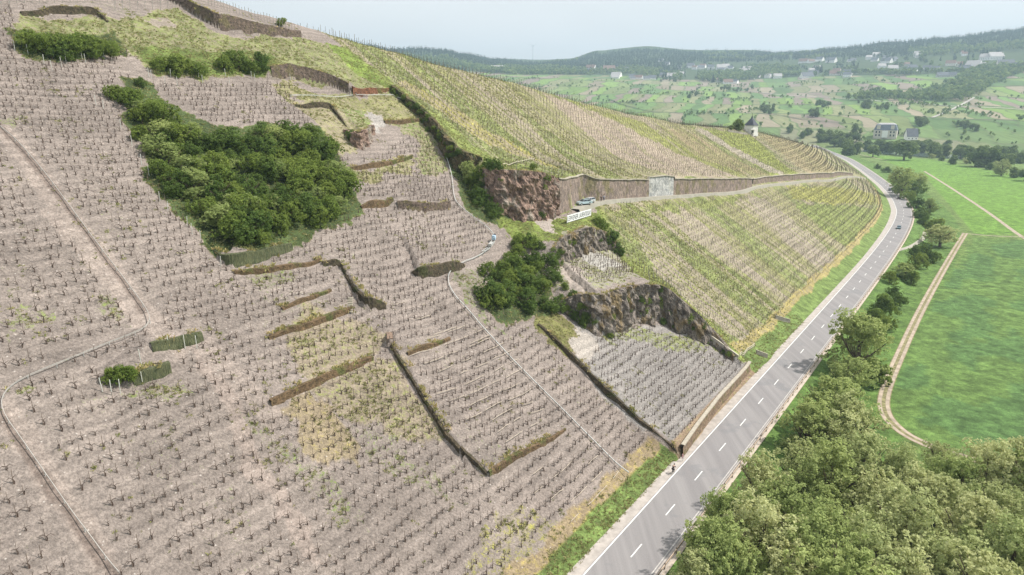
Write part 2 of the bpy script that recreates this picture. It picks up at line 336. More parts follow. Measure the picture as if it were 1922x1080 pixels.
# ------------------------------------------------------------------ ground sheet
def graded(a, b, fine0, fine1, step, grow, big):
    mid = np.arange(fine0, fine1, step); up = [mid[-1]]; s_ = step
    while up[-1] < b: s_ = min(s_*grow, big); up.append(up[-1]+s_)
    dn = [mid[0]]; s_ = step
    while dn[-1] > a: s_ = min(s_*grow, big); dn.append(dn[-1]-s_)
    return np.r_[dn[::-1][:-1], mid, up[1:]]
GU = graded(-1200, 3200, 8, 132, .42, 1.012, 400); GV = graded(-2600, 1600, 36, 172, .42, 1.03, 500)
UU, VV = np.meshgrid(GU, GV, indexing='ij'); PW = xy(UU, VV); ZZ = near_z(PW)
ZZ = np.maximum(ZZ, -9)
U1 = UU.ravel(); V1 = VV.ravel(); P1 = PW.reshape(-1, 2)
SD, ARC, _ = segdist(U1, V1, CL); DD = SD-np.interp(U1, [300, 420], [5.2, 6.2])
def poly_uv(px):
    P = cast(px); return np.stack(uv(P), -1)
JU = U1+(fbm(U1/1.6, V1/1.6, 2, 41)-.5)*2.4+(fbm(U1/6, V1/6, 2, 43)-.5)*4; JV = V1+(fbm(U1/1.6, V1/1.6, 2, 42)-.5)*2.4+(fbm(U1/6, V1/6, 2, 46)-.5)*4
soil = np.zeros((len(U1), 3)); veg = np.zeros((len(U1), 3)); vd = np.zeros(len(U1)); sa = np.zeros(len(U1)); rough = np.ones(len(U1))
SLATE = (.272, .230, .203); GREY = (.29, .268, .25); TAN = (.34, .29, .205); EARTH = (.23, .14, .085); MEAD = (.125, .185, .05)
G1 = (.125, .165, .045); G2 = (.19, .215, .06); G3 = (.065, .09, .032); OLIVE = (.20, .20, .085); YEL = (.30, .27, .055)
def paint(mask, s_=None, v_=None, d_=None, st=None):
    if s_ is not None: soil[mask] = s_
    if v_ is not None: veg[mask] = v_
    if d_ is not None: vd[mask] = d_
    if st is not None: sa[mask] = st
def pp(px, **k): paint(pip(JU, JV, poly_uv(px)), **k)
paint(slice(None), SLATE, G1, .07, 0)
t_ = fbm(U1/26, V1/26, 3, 77); soil[:] = soil*(0.93+.16*t_)[:, None]
m_ = fbm(U1/9, V1/9, 3, 5); vd[:] = .05+.8*np.clip(m_-.54, 0, 1)
# trellised hillside to the right of the cliffs
b_ = poly_uv([(640, 86), (690, 125), (737, 172), (790, 222), (845, 300), (905, 360), (1000, 380), (1046, 396), (1069, 389), (1100, 385), (1125, 400), (1150, 450), (1190, 500), (1215, 530), (1290, 590), (1335, 640), (1400, 690), (1420, 690)])
cls = np.vstack([[(b_[0, 0]-30, 300)], b_, [(160, 37), (6000, -1000), (6000, 3000), (120, 3000)]])
tre = pip(JU, JV, cls); paint(tre, TAN, OLIVE, .45, 1)
sc_ = fbm(ARC/14, DD/300, 3, 51); pk = tre & (sc_ > .59); soil[pk] = (.335, .275, .22); vd[pk] = .3
gr_ = tre & (fbm(ARC/9, DD/260, 2, 52) > .62); vd[gr_] = .62; veg[gr_] = (.17, .21, .07)
# grassy top
pp([(30, 26), (180, 22), (205, 38), (330, 14), (400, 60), (480, 72), (565, 74), (640, 92), (700, 130), (742, 170), (690, 168), (620, 150), (512, 138), (400, 150), (290, 145), (262, 120), (235, 90), (150, 100), (40, 60)], s_=TAN, v_=(.165, .185, .07), d_=.6)
pp([(270, 40), (330, 38), (345, 52), (300, 58)], s_=(.33, .28, .23), d_=.2)
pp([(600, 78), (650, 88), (742, 160), (800, 205), (880, 265), (960, 306), (1020, 318), (1030, 330), (960, 322), (900, 310), (820, 240), (740, 178), (660, 130)], v_=(.165, .22, .05), d_=.8, st=0)
pp([(545, 168), (660, 178), (735, 178), (800, 228), (810, 250), (725, 228), (700, 215), (640, 205), (560, 190)], s_=TAN, v_=OLIVE, d_=.6)
pp([(640, 205), (700, 210), (690, 240), (660, 260), (652, 240)], s_=TAN, v_=G1, d_=.55)
pp([(545, 190), (640, 205), (690, 250), (640, 290), (610, 260), (590, 230)], s_=TAN, v_=OLIVE, d_=.45)
pp([(690, 212), (716, 214), (724, 245), (692, 247)], s_=(.40, .37, .34), d_=.0)
pp([(740, 232), (800, 240), (836, 300), (845, 330), (780, 320), (790, 270)], s_=TAN, v_=G1, d_=.5)
pp([(640, 310), (700, 318), (770, 300), (775, 310), (700, 345), (655, 340)], s_=TAN, v_=OLIVE, d_=.55)
pp([(800, 215), (830, 240), (905, 340), (960, 400), (955, 432), (900, 412), (862, 372), (850, 320), (830, 270)], s_=(.2, .17, .11), v_=G3, d_=.9)
pp([(930, 412), (1060, 408), (1130, 392), (1160, 440), (1110, 440), (1040, 455), (960, 442), (930, 430)], s_=TAN, v_=(.16, .2, .05), d_=.82, st=0)
pp([(1000, 405), (1040, 410), (1045, 440), (1020, 440)], s_=(.38, .33, .29), d_=.05)
pp([(1040, 445), (1165, 452), (1200, 520), (1130, 540), (1050, 540)], s_=(.3, .27, .23), v_=G2, d_=.42, st=0)
pp([(1080, 468), (1130, 475), (1170, 500), (1130, 510)], s_=(.4, .38, .34), d_=.08)
pp([(1040, 480), (1075, 500), (1120, 540), (1100, 560), (1060, 530)], s_=(.36, .31, .27), d_=.1)
pp([(1075, 600), (1130, 625), (1215, 600), (1335, 645), (1405, 692), (1278, 858), (1180, 790), (1085, 680)], s_=GREY, v_=G1, d_=.06, st=0)
pp([(1130, 630), (1180, 605), (1290, 628), (1335, 655), (1290, 660), (1200, 640), (1150, 650)], v_=G2, d_=.5)
pp([(1000, 560), (1075, 600), (1105, 640), (1090, 670), (1060, 672), (1010, 615)], s_=(.27, .21, .13), v_=(.15, .15, .055), d_=.7)
pp([(1085, 610), (1120, 640), (1100, 690), (1080, 660)], s_=(.4, .36, .32), d_=.05)
# patches in the open slope
for p_ in ([(555, 560), (640, 600), (720, 625), (715, 660), (690, 675), (600, 712), (560, 690), (540, 640)], [(590, 730), (700, 680), (760, 690), (790, 750), (820, 820), (740, 820), (650, 800)]):
    pp(p_, s_=(.29, .24, .18), v_=(.19, .205, .07), d_=.36)
pp([(530, 765), (590, 735), (640, 800), (680, 880), (600, 860)], s_=(.29, .235, .16), v_=(.27, .23, .08), d_=.32)
pp([(620, 800), (740, 820), (830, 900), (860, 960), (760, 900), (680, 850)], v_=G1, d_=.34)
for p_ in ([(180, 545), (230, 540), (260, 585), (200, 600)], [(0, 600), (60, 575), (105, 590), (90, 610), (30, 625), (0, 650)], [(230, 745), (320, 712), (330, 740), (250, 760)], [(20, 735), (75, 725), (80, 745), (30, 755)], [(0, 230), (60, 215), (50, 250), (0, 260)], [(450, 515), (560, 500), (560, 530), (480, 535)]):
    pp(p_, v_=(.185, .225, .07), d_=.42)
pp([(440, 770), (560, 830), (640, 890), (700, 990), (640, 980), (560, 880)], v_=G1, d_=.36)
pp([(880, 1000), (1000, 960), (1100, 1000), (1050, 1079), (860, 1079)], v_=(.22, .21, .06), d_=.42)
pp([(340, 640), (400, 640), (560, 1000), (620, 1079), (560, 1079), (380, 700)], s_=(.335, .275, .24))
pp([(930, 505), (1000, 480), (1045, 530), (1030, 590), (940, 610), (890, 560)], s_=(.26, .2, .14), v_=G3, d_=.8)
pp([(850, 500), (900, 500), (905, 590), (960, 640), (900, 600)], s_=SLATE, v_=G1, d_=.45)
pp([(215, 150), (265, 150), (320, 190), (400, 235), (600, 240), (690, 390), (560, 470), (430, 500), (330, 400), (260, 300)], s_=(.17, .14, .09), v_=G3, d_=.9)
pp([(30, 60), (225, 60), (235, 100), (120, 122), (40, 100)], s_=(.2, .17, .1), v_=G3, d_=.85)
pp([(262, 100), (390, 95), (510, 100), (512, 140), (400, 145), (290, 142)], s_=(.2, .17, .1), v_=G1, d_=.85)
pp([(505, 165), (560, 155), (548, 190), (555, 200), (510, 170)], s_=TAN, v_=OLIVE, d_=.5)
# bare trodden strips
for line, wd in (([(0, 240), (60, 310), (110, 385), (170, 455), (230, 535), (285, 605), (312, 618)], 1.5), ([(95, 395), (165, 475), (220, 540), (262, 600), (300, 625)], 1.3), ([(0, 760), (40, 815), (90, 900), (150, 985), (205, 1079)], 1.3), ([(385, 645), (450, 720), (520, 790)], 1.5), ([(345, 660), (290, 625)], 1.5)):
    q = poly_uv(line); dd_, _, ov = segdist(U1, V1, q); m = (np.abs(dd_) < wd*(.7+.6*fbm(U1/2, V1/2, 2, 8))) & (ov < .5); paint(m, (.335, .28, .245), None, .02)
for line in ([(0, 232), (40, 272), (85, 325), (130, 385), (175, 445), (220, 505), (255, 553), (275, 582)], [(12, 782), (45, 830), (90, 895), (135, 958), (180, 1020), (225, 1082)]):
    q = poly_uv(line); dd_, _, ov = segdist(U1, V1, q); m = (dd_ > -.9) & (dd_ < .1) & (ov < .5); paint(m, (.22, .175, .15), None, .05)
# trellis sub-fields
for p_, s_, v_, d_ in (([(1010, 172), (1065, 190), (1240, 265), (1390, 330), (1265, 334), (1150, 290), (1060, 215)], (.37, .285, .24), G2, .14),
        ([(1060, 186), (1200, 228), (1330, 290), (1400, 332), (1385, 332), (1240, 270)], TAN, (.22, .24, .06), .6),
        ([(760, 150), (1000, 290), (1090, 330), (1000, 300), (880, 250), (740, 160)], (.34, .28, .17), YEL, .35),
        ([(1240, 240), (1300, 250), (1450, 330), (1400, 330), (1320, 300)], (.33, .235, .145), OLIVE, .45),
        ([(1320, 240), (1410, 256), (1500, 328), (1450, 330), (1380, 280)], TAN, (.21, .25, .05), .8),
        ([(1300, 242), (1316, 242), (1480, 328), (1465, 330)], (.38, .33, .28), G1, .05),
        ([(1428, 256), (1450, 255), (1570, 328), (1520, 330)], (.36, .27, .16), OLIVE, .35),
        ([(1395, 365), (1440, 375), (1560, 470), (1590, 500), (1530, 500), (1440, 420)], (.34, .28, .24), G2, .2),
        ([(1240, 395), (1290, 400), (1440, 520), (1480, 560), (1400, 520), (1290, 440)], (.34, .28, .23), G2, .2),
        ([(1200, 440), (1380, 600), (1440, 650), (1380, 640), (1260, 560)], (.33, .27, .22), G2, .25),
        ([(1480, 350), (1640, 365), (1665, 385), (1560, 385), (1480, 370)], TAN, (.26, .26, .06), .7),
        ([(1490, 385), (1660, 392), (1665, 405), (1600, 470), (1540, 430)], TAN, (.17, .22, .06), .75),
        ([(1155, 470), (1200, 490), (1330, 600), (1400, 670), (1390, 685), (1300, 612), (1215, 530)], TAN, (.2, .25, .06), .8),
        ([(1130, 395), (1230, 385), (1330, 372), (1400, 358), (1380, 375), (1280, 395), (1180, 415)], TAN, (.19, .22, .07), .7)):
    pp(p_, s_=s_, v_=v_, d_=d_)
# prunings and dug soil gathered along the vine rows
ph_ = np.cos(2*math.pi*(V1-34-(fbm(U1/14, V1/14, 2, 1)-.5)*1.6)/1.5); rw = (~tre) & (vd < .3) & (U1 < 150); soil[rw] = (soil*(1-.17*np.clip(ph_+.1, 0, 1))[:, None])[rw]
soil[tre] = soil[tre]*.55+np.array((.30, .27, .19))*.45; vd[tre] = np.clip(vd[tre]+.11, 0, .9); veg[tre] = veg[tre]*.6+np.array(OLIVE)*.4
# verges, meadow
lf = SD > 0
vw = 2.0+1.8*fbm(U1/9, V1*0, 2, 66)+1.8*(U1 > 152)+np.where((U1 > 104) & (U1 < 152), -9, 0)
m = lf & (DD < vw+2.2+2*(fbm(U1/4, V1/4, 2, 60)-.5)) & (U1 < 104); paint(m, (.30, .235, .15), (.31, .25, .085), .38, 0)
m = lf & (DD < vw); paint(m, (.24, .22, .12), (.145, .205, .06), .86, 0)
m = lf & (DD < 1.3) & (U1 > 104) & (U1 < 152); paint(m, (.3, .22, .15), G2, .3, 0)
m = lf & (DD > vw) & (DD < vw+2.2) & (U1 > 152); paint(m, TAN, (.3, .25, .09), .6, 0)
m = lf & (U1 > 800); paint(m, TAN, (.13, .19, .06), .8)
m = ~lf; paint(m, (.11, .14, .05), MEAD, .93, 0)
mf = fbm(U1/60, V1/25, 3, 88)[:, None]; veg[m] = (veg*(.8+.45*mf))[m]
m = ~lf & (SD > -26); paint(m, (.12, .15, .05), (.10, .17, .04), .9)
b = poly_uv([(1670, 775), (1700, 670), (1740, 590), (1830, 445), (1922, 452), (2400, 480), (2600, 900), (1960, 880), (1800, 850), (1710, 820)]); m = pip(U1, V1, b); paint(m, (.09, .14, .04), (.105, .175, .045), .97)
dk = fbm(U1/18, V1/9, 4, 91); veg[m & (dk > .5)] = (.082, .152, .045)
b = poly_uv([(1625, 290), (1750, 300), (1990, 345), (2300, 420), (1922, 440), (1830, 440), (1735, 330)]); m = pip(U1, V1, b); veg[m] = (.13, .235, .04)
ZZr = ZZ.ravel()
idx = np.arange(UU.size).reshape(UU.shape); Q = np.stack([idx[:-1, :-1], idx[1:, :-1], idx[1:, 1:], idx[:-1, 1:]], -1).reshape(-1, 4)
gm, t, b = mat('slope_ground', .95)
c = coords(t); so_, ve_, vd_, sa_ = attr(t, 'soil').outputs['Color'], attr(t, 'veg').outputs['Color'], attr(t, 'vd').outputs['Fac'], attr(t, 'sa').outputs['Fac']
st_ = attr(t, 'st').outputs['Vector']
n1 = noise(t, c, 1.1, 6, .7); n2 = noise(t, c, 4.5, 4, .75); n3 = noise(t, c, .35, 3)
mpn = N(t, 'ShaderNodeMapping'); t.links.new(st_, mpn.inputs[0]); mpn.inputs['Scale'].default_value = (.85, .035, 0)
ns = noise(t, mpn.outputs[0], 1.0, 2, .4)
th = math_(t, 'SUBTRACT', .70, math_(t, 'MULTIPLY', vd_, .40))
nn = math_(t, 'ADD', math_(t, 'MULTIPLY', n1, .65), math_(t, 'MULTIPLY', n2, .35))
nn = math_(t, 'ADD', nn, math_(t, 'MULTIPLY', math_(t, 'MULTIPLY', math_(t, 'SUBTRACT', ns, .5), sa_), .75))
vm = mrange(t, math_(t, 'SUBTRACT', nn, th), -.05, .07)
vor = N(t, 'ShaderNodeTexVoronoi', ins={'Scale': 2.6}); t.links.new(c, vor.inputs[0])
peb = mrange(t, noise(t, c, 3.1, 5, .8), .34, .66, .55, 1.42)
pb2 = mrange(t, n1, .3, .7, .84, 1.15)
so2 = mixc(t, 1., so_, N(t, 'ShaderNodeCombineXYZ').outputs[0], 'MULTIPLY')
def scalecol(col, f):
    n = N(t, 'ShaderNodeVectorMath', operation='SCALE'); t.links.new(col, n.inputs[0]); t.links.new(f, n.inputs['Scale']); return n.outputs[0]
mps = N(t, 'ShaderNodeMapping'); t.links.new(st_, mps.inputs[0]); mps.inputs['Scale'].default_value = (.12, 1.0, 0)
band = noise(t, mps.outputs[0], 1.0, 3, .6); big_ = noise(t, c, .06, 5, .7)
so3 = scalecol(scalecol(scalecol(scalecol(so_, peb), pb2), mrange(t, band, .35, .65, .84, 1.12)), mrange(t, big_, .35, .65, .86, 1.14))
# scattered pale stones
vs_ = N(t, 'ShaderNodeTexVoronoi', ins={'Scale': 1.3}); t.links.new(c, vs_.inputs[0])
wh = math_(t, 'MULTIPLY', mrange(t, vs_.outputs['Distance'], .10, .15, 1, 0), mrange(t, math_(t, 'ADD', N(t, 'ShaderNodeSeparateColor').outputs[0], 0.), 0, 1, 1, 1))
sep = N(t, 'ShaderNodeSeparateColor'); t.links.new(vs_.outputs['Color'], sep.inputs[0])
wh = math_(t, 'MULTIPLY', mrange(t, vs_.outputs['Distance'], .10, .15, 1, 0), mrange(t, sep.outputs[0], .62, .66))
so4 = mixc(t, math_(t, 'MULTIPLY', wh, .6), so3, (.62, .57, .52))
nd = N(t, 'ShaderNodeTexNoise', ins={'Scale': .16, 'Detail': 6, 'Roughness': .72, 'Distortion': 1.6}); t.links.new(c, nd.inputs['Vector'])
ve_ = scalecol(scalecol(ve_, mrange(t, nd.outputs[0], .36, .64, .72, 1.28)), mrange(t, n1, .35, .65, .74, 1.26))
ve3 = scalecol(scalecol(ve_, mrange(t, n2, .32, .68, .6, 1.45)), mrange(t, n3, .35, .65, .72, 1.25))
t.links.new(mixc(t, vm, so4, ve3), b.inputs['Base Color'])
bump(t, b, math_(t, 'ADD', n2, math_(t, 'MULTIPLY', n1, .7)), .7, .35)
ground_me = mesh_np('ground', np.c_[P1, ZZr], Q, gm, {'soil': ('POINT', 'FLOAT_COLOR', soil), 'veg': ('POINT', 'FLOAT_COLOR', veg), 'vd': ('POINT', 'FLOAT', vd), 'sa': ('POINT', 'FLOAT', sa), 'st': ('POINT', 'FLOAT_VECTOR', np.c_[ARC, DD, 0*DD])}, True)
link('ground', ground_me, kind='structure')
# ------------------------------------------------------------------ faces of walls, banks and cliffs
def facemat(name, c1, c2, c3, sc, bd, brick=False, vz=(1, 1, 1)):
    m, t, b = mat(name, .95); c = coords(t); mp = N(t, 'ShaderNodeMapping'); mp.inputs['Scale'].default_value = vz; t.links.new(c, mp.inputs[0]); c = mp.outputs[0]
    n = noise(t, c, sc, 6, .65); n2 = noise(t, c, sc*.3, 3); n4 = noise(t, c, sc*3.5, 3)
    k = mixc(t, mrange(t, n, .38, .62), c1, c2); k = mixc(t, mrange(t, n2, .52, .62), k, c3)
    vo = N(t, 'ShaderNodeTexVoronoi', ins={'Scale': sc*1.6, 'Randomness': .9}); t.links.new(c, vo.inputs[0]); sv = N(t, 'ShaderNodeSeparateColor'); t.links.new(vo.outputs['Color'], sv.inputs[0]); k = mixc(t, .7, k, mixc(t, sv.outputs[0], (.5, .5, .5), (1.25, 1.2, 1.15)), 'MULTIPLY')
    k = mixc(t, .8, k, mixc(t, mrange(t, n4, .35, .65), (.45, .45, .45), (1, 1, 1)), 'MULTIPLY')
    t.links.new(k, b.inputs['Base Color']); bump(t, b, math_(t, 'ADD', n, math_(t, 'MULTIPLY', n4, .5)), 1., bd); return m
FM = {'beige': facemat('wall_beige', (.34, .26, .19), (.25, .18, .12), (.22, .2, .1), 1.5, .2),
      'moss': facemat('wall_moss', (.085, .072, .05), (.15, .12, .08), (.075, .08, .035), 1.6, .3),
      'brown': facemat('bank_brown', (.21, .145, .085), (.15, .105, .06), (.13, .14, .05), 1.2, .3),
      'net': facemat('bank_net', (.12, .14, .075), (.16, .17, .09), (.09, .11, .055), 2.5, .2, vz=(2, 2, .4)),
      'slate': facemat('wall_slate', (.2, .2, .21), (.13, .13, .14), (.25, .2, .15), 2.2, .2, vz=(1, 1, 2.2)),
      'rock': facemat('cliff_rock', (.40, .355, .31), (.19, .16, .14), (.30, .23, .13), 1.1, .7, vz=(1.2, 1.2, .6)),
      'dark': facemat('cliff_dark', (.11, .11, .055), (.16, .12, .07), (.06, .08, .03), 1., .5),
      'red': facemat('bank_red', (.3, .14, .08), (.2, .1, .06), (.16, .14, .05), 1.2, .3),
      'masonry': facemat('wall_masonry', (.37, .30, .26), (.28, .22, .19), (.25, .215, .13), 1.1, .12, vz=(1, 1, .6)),
      'stone': facemat('wall_stone', (.26, .20, .16), (.13, .10, .085), (.2, .17, .1), 1.6, .3), 'redrock': facemat('cliff_red', (.46, .33, .27), (.22, .15, .12), (.42, .36, .31), .8, .7, vz=(1.2, 1.2, .7)),
      'concrete': facemat('concrete', (.55, .56, .56), (.48, .49, .49), (.5, .5, .47), .5, .04)}
capm = simple('cap_stone', (.42, .38, .31), .9, .2, 2)
PTH = cast([(1074, 394), (1100, 384), (1131, 377.5), (1160, 375), (1215, 371.5), (1262, 368.5), (1340, 363), (1392, 359), (1418, 350.5), (1460, 345.5), (1520, 339), (1570, 335.5), (1622, 335)])
def face(st):
    P = st['P']; kind = st['kind']; h = P[:, 2]; rk = kind in ('rock', 'dark', 'redrock')
    Pr = resample(P, .45 if rk else .6); W = xy(Pr[:, 0], Pr[:, 1]); nl = normals2(W); n = len(W); h = Pr[:, 2]
    lo = near_z(W-nl*.8); hi = near_z(W+nl*.75)
    K = 16 if rk else 5
    if rk: K = int(np.clip(h.max()/.45, 6, 22))
    rows = []; s_ = np.arange(n)*.5+random.random()*99
    tk = np.clip(h/1.0, .1, 1); hs = {'brown': .34, 'moss': .72, 'net': .62, 'red': .8}.get(kind, 1.)
    for k in range(K+1):
        f = k/K; z = (lo-.8)*(1-f)+(hi+(.12 if hs == 1. else -.12))*f
        out = (.45-.35*f)*np.ones(n)
        if rk:
            rg = np.abs(fbm(s_/2.4, f*h/2.2+0*s_, 4, 21)-.5)*2; col = fbm(s_/2.2, f*h/6, 3, 22); blk_ = _h(np.floor(s_/.9+f*h*.3), np.floor(f*h/1.3+s_*.2), 6)-.5
            out = .55+blk_*.55+(.5-rg)*1.9*np.clip(h/6, .25, 1)+(col-.5)*2.6*np.clip(h/6, .25, 1)-.9*f*np.clip(h/5, 0, 1)
        elif kind in ('brown', 'net', 'moss', 'red'): out = out*.5+.1+(fbm(s_/1.3, f*3+0*s_, 3, 23)-.5)*.3
        else: out = out*.8+(fbm(s_/.9, f*4+0*s_, 2, 24)-.5)*.1
        if kind not in ('masonry', 'concrete', 'beige', 'rock', 'redrock'): z = z+(fbm(s_/2, 0*s_+k, 2, 25)-.5)*.3*f
        p = W-nl*(out*tk+.05)[:, None]; rows.append(np.c_[p, z])
    top = rows[-1].copy(); bk = W+nl*(.75 if rk else .45 if kind in ('masonry', 'concrete', 'beige') else .2); rows.append(np.c_[bk, np.maximum(hi, top[:, 2]-.05)]); rows.append(np.c_[bk, hi-1.5])
    V = np.stack(rows, 0); R, M = V.shape[:2]; ix = np.arange(R*M).reshape(R, M)
    Q = np.stack([ix[:-1, :-1], ix[:-1, 1:], ix[1:, 1:], ix[1:, :-1]], -1).reshape(-1, 4)[:, ::-1]
    V = V.reshape(-1, 3); q2 = []
    o = thing(st['name'], st['label'], {'rock_cliff': 'cliff', 'terrace_bank': 'bank', 'hedged_bank': 'bank', 'concrete_facing': 'wall'}.get(st['name'], 'wall'), (*W[n//2], lo[n//2]))
    off = np.array([*W[n//2], lo[n//2]])
    me = mesh_np('face', V-off, Q, FM[kind], smooth_=False)
    link('face', me, o)
    if kind in ('masonry', 'beige', 'slate', 'concrete') and n > 3:     # coping along the top edge
        cw = np.c_[W-nl*.02, hi+.16]; a = np.c_[W-nl*.42, hi+.14]; b2 = np.c_[W+nl*.25, hi+.14]; a2 = a+[0, 0, .16]; b3 = b2+[0, 0, .16]; a0 = a-[0, 0, .1]
        V = np.stack([a0, a2, b3, b2-[0, 0, .3]], 0); R, M = V.shape[:2]; ix = np.arange(R*M).reshape(R, M)
        Q = np.stack([ix[:-1, :-1], ix[:-1, 1:], ix[1:, 1:], ix[1:, :-1]], -1).reshape(-1, 4)[:, ::-1]
        link('coping', mesh_np('coping', V.reshape(-1, 3)-off, Q, capm if kind != 'slate' else FM['slate']), o)
    return o
for g in STEPS:
    for st in g: face(st)
# ------------------------------------------------------------------ roads, lane, tracks
CW = xy(CL[:, 0], CL[:, 1]); CW = CW[CL[:, 0] < 1300]; CR = resample(CW, 3.)
asp, t, b = mat('asphalt', .85); c = coords(t); mpn = N(t, 'ShaderNodeMapping'); mpn.inputs['Rotation'].default_value = (0, 0, YAW); mpn.inputs['Scale'].default_value = (.8, .03, 1); t.links.new(c, mpn.inputs[0])
k = mixc(t, mrange(t, noise(t, mpn.outputs[0], .9, 3), .35, .65), (.19, .18, .182), (.26, .247, .245)); k = mixc(t, mrange(t, noise(t, c, .09, 4, .7), .57, .62, 0, .5), k, (.15, .155, .165))
k = mixc(t, mrange(t, noise(t, c, 6, 3), .3, .7, 0, .5), k, (.30, .285, .28)); t.links.new(k, b.inputs['Base Color'])
shm = simple('shoulder_gravel', (.42, .38, .345), .95, .22, .8); paintm = simple('road_paint', (.78, .78, .76), .6, .12, 3)
zr_ = lambda q: 0*q[:, 0]
link('road', strip(CR, .0, -4.0, 3.72, 'road', asp), kind='structure')
link('road_shoulder', strip(CR, -.006, 3.6, 6.4, 'road_shoulder', shm), kind='structure')
link('road_shoulder', strip(CR, -.006, -4.9, -3.9, 'road_shoulder', shm), kind='structure')
link('edge_line', strip(CR, .006, 3.42, 3.6, 'edge_line', paintm), kind='structure')
link('edge_line', strip(CR, .006, -3.8, -3.66, 'edge_line', simple('worn_paint', (.5, .48, .45))), kind='structure')
fine = resample(CW, .5); mb = MB(); ss = np.r_[0, np.cumsum(np.linalg.norm(np.diff(fine, axis=0), axis=1))]; u_, v_ = uv(fine)
s76 = np.interp(76.8, u_, ss); nl = normals2(fine)
for k in range(-12, 80):
    a0 = s76+12*k-2; q = fine[(ss >= a0) & (ss <= a0+4.0)]; n_ = nl[(ss >= a0) & (ss <= a0+4.0)]
    if len(q) < 2: continue
    for i in range(len(q)-1): mb.add([(*(q[i]-n_[i]*.08), .006), (*(q[i+1]-n_[i+1]*.08), .006), (*(q[i+1]+n_[i+1]*.08), .006), (*(q[i]+n_[i]*.08), .006)], [(0, 1, 2, 3)], paintm)
mb.build('centre_line', kind='structure')
# hillside lane: level slab let into the slope
lanem = simple('lane_asphalt', (.34, .32, .27), .95, .15, .6)
pl = resample(smooth(PTH[:, :2], 6), 1.5); nl = normals2(pl); zc_ = near_z(pl); zc_ = np.convolve(np.pad(zc_, 6, 'edge'), np.ones(13)/13, 'valid')+.25
wl = np.interp(np.arange(len(pl)), [0, 12, 30], [2.0, 1.2, .95])[:, None]
V = np.stack([np.c_[pl-nl*(wl+.35), zc_-1.3], np.c_[pl-nl*wl, zc_], np.c_[pl+nl*wl, zc_+.04], np.c_[pl+nl*(wl+.1), zc_-1.5]], 0); ix = np.arange(4*len(pl)).reshape(4, -1)
Q = np.stack([ix[:-1, :-1], ix[:-1, 1:], ix[1:, 1:], ix[1:, :-1]], -1).reshape(-1, 4)
link('hillside_lane', mesh_np('hillside_lane', V.reshape(-1, 3), Q, lanem), kind='structure')
dirt = simple('dirt_track', (.40, .33, .26), .95, .3, .7, .1)
def draped(px, wd, m, name, off=0., z=.05, nw=3, step=1.5):
    P = cast(px); q = resample(smooth(P[:, :2], 6), step); return link(name, strip(q, z, off-wd/2, off+wd/2, name, m, zf=near_z, nw=nw), kind='structure')
TR = [(1812, 438), (1795, 465), (1760, 525), (1725, 590), (1690, 665), (1662, 735), (1662, 775), (1690, 808), (1735, 833), (1800, 856), (1850, 868)]
draped(TR, 2.6, simple('track_verge', (.24, .22, .11), .95, .45, 1.2, .1), 'track_verge', 0, .03); draped(TR, .75, dirt, 'dirt_track', .75); draped(TR, .75, dirt, 'dirt_track', -.75)
draped([(1735, 322), (1780, 350), (1850, 396), (1905, 436), (1935, 455)], 2.0, dirt, 'dirt_track'); draped([(1805, 438), (1860, 443), (1930, 446)], 1.2, dirt, 'dirt_track')
draped([(1685, 471), (1712, 462), (1732, 448), (1736, 436)], 1.6, lanem, 'footpath')
draped([(1612, 290), (1665, 302)], 1.6, dirt, 'dirt_track')
# ------------------------------------------------------------------ far side of the valley
az = np.radians(np.r_[np.linspace(-75, -16, 60), np.linspace(-15.9, 39.5, 1000), np.linspace(40, 75, 60)])
rr = np.r_[np.linspace(1064, 2700, 300), np.linspace(2710, 6000, 110)]
AZ, RR = np.meshgrid(az, rr, indexing='ij'); FP = np.stack([RR*np.sin(AZ), RR*np.cos(AZ)], -1); FZv = far_z(FP)
fu, fv = AZ.ravel(), RR.ravel(); fx, fy = FP[..., 0].ravel(), FP[..., 1].ravel(); PX, PY = pix(np.c_[fx, fy, FZv.ravel()])
wob = (fbm(fx/90, fy/90, 3, 61)-.5)
ga = fx*.93-fy*.30+wob*40; gb = RR.ravel()+wob*40+fu*300
def cell(i, s): return _h(np.floor(i), np.floor(i*0), s)
rowi = np.floor(gb/190); wd = 18+30*_h(rowi, rowi*0, 5); ci = np.floor(ga/wd+_h(rowi, rowi*0, 9)*20)
cv = _h(ci, rowi, 11); cv2 = _h(ci, rowi, 12)
pal = np.array([(.13, .26, .05), (.19, .25, .07), (.34, .27, .20), (.07, .17, .03), (.30, .22, .20), (.18, .31, .04), (.25, .25, .12)])
fc = pal[(cv*6.99).astype(int)]*(.72+.26*cv2)[:, None]; fc = fc*.72+np.array((.19, .22, .12))*.28*(.8+.4*cv2)[:, None]
edge = np.minimum(np.mod(ga/wd+_h(rowi, rowi*0, 9)*20, 1), 1-np.mod(ga/wd+_h(rowi, rowi*0, 9)*20, 1)); fc[edge < .05] = (.10, .14, .05)
be = np.minimum(np.mod(gb/190, 1), 1-np.mod(gb/190, 1)); fc[be < .03] = (.09, .11, .05)
tl = np.interp(PX, [300, 640, 740, 860, 1000, 1150, 1280, 1400, 1500, 1620, 1750, 1850, 1922, 2200], [118, 118, 120, 133, 139, 142, 150, 150, 145, 142, 138, 132, 128, 122])
wood = (PY < tl) & (fv > 1700); fc[wood] = (.055, .085, .028)
near_b = fv < 1230; fc[near_b] = fc[near_b]*.5+np.array((.14, .19, .07))*.5
idx = np.arange(AZ.size).reshape(AZ.shape); Q = np.stack([idx[:-1, :-1], idx[:-1, 1:], idx[1:, 1:], idx[1:, :-1]], -1).reshape(-1, 4)
fm, t, b = mat('far_fields', 1.); col = attr(t, 'soil').outputs['Color']; c = coords(t)
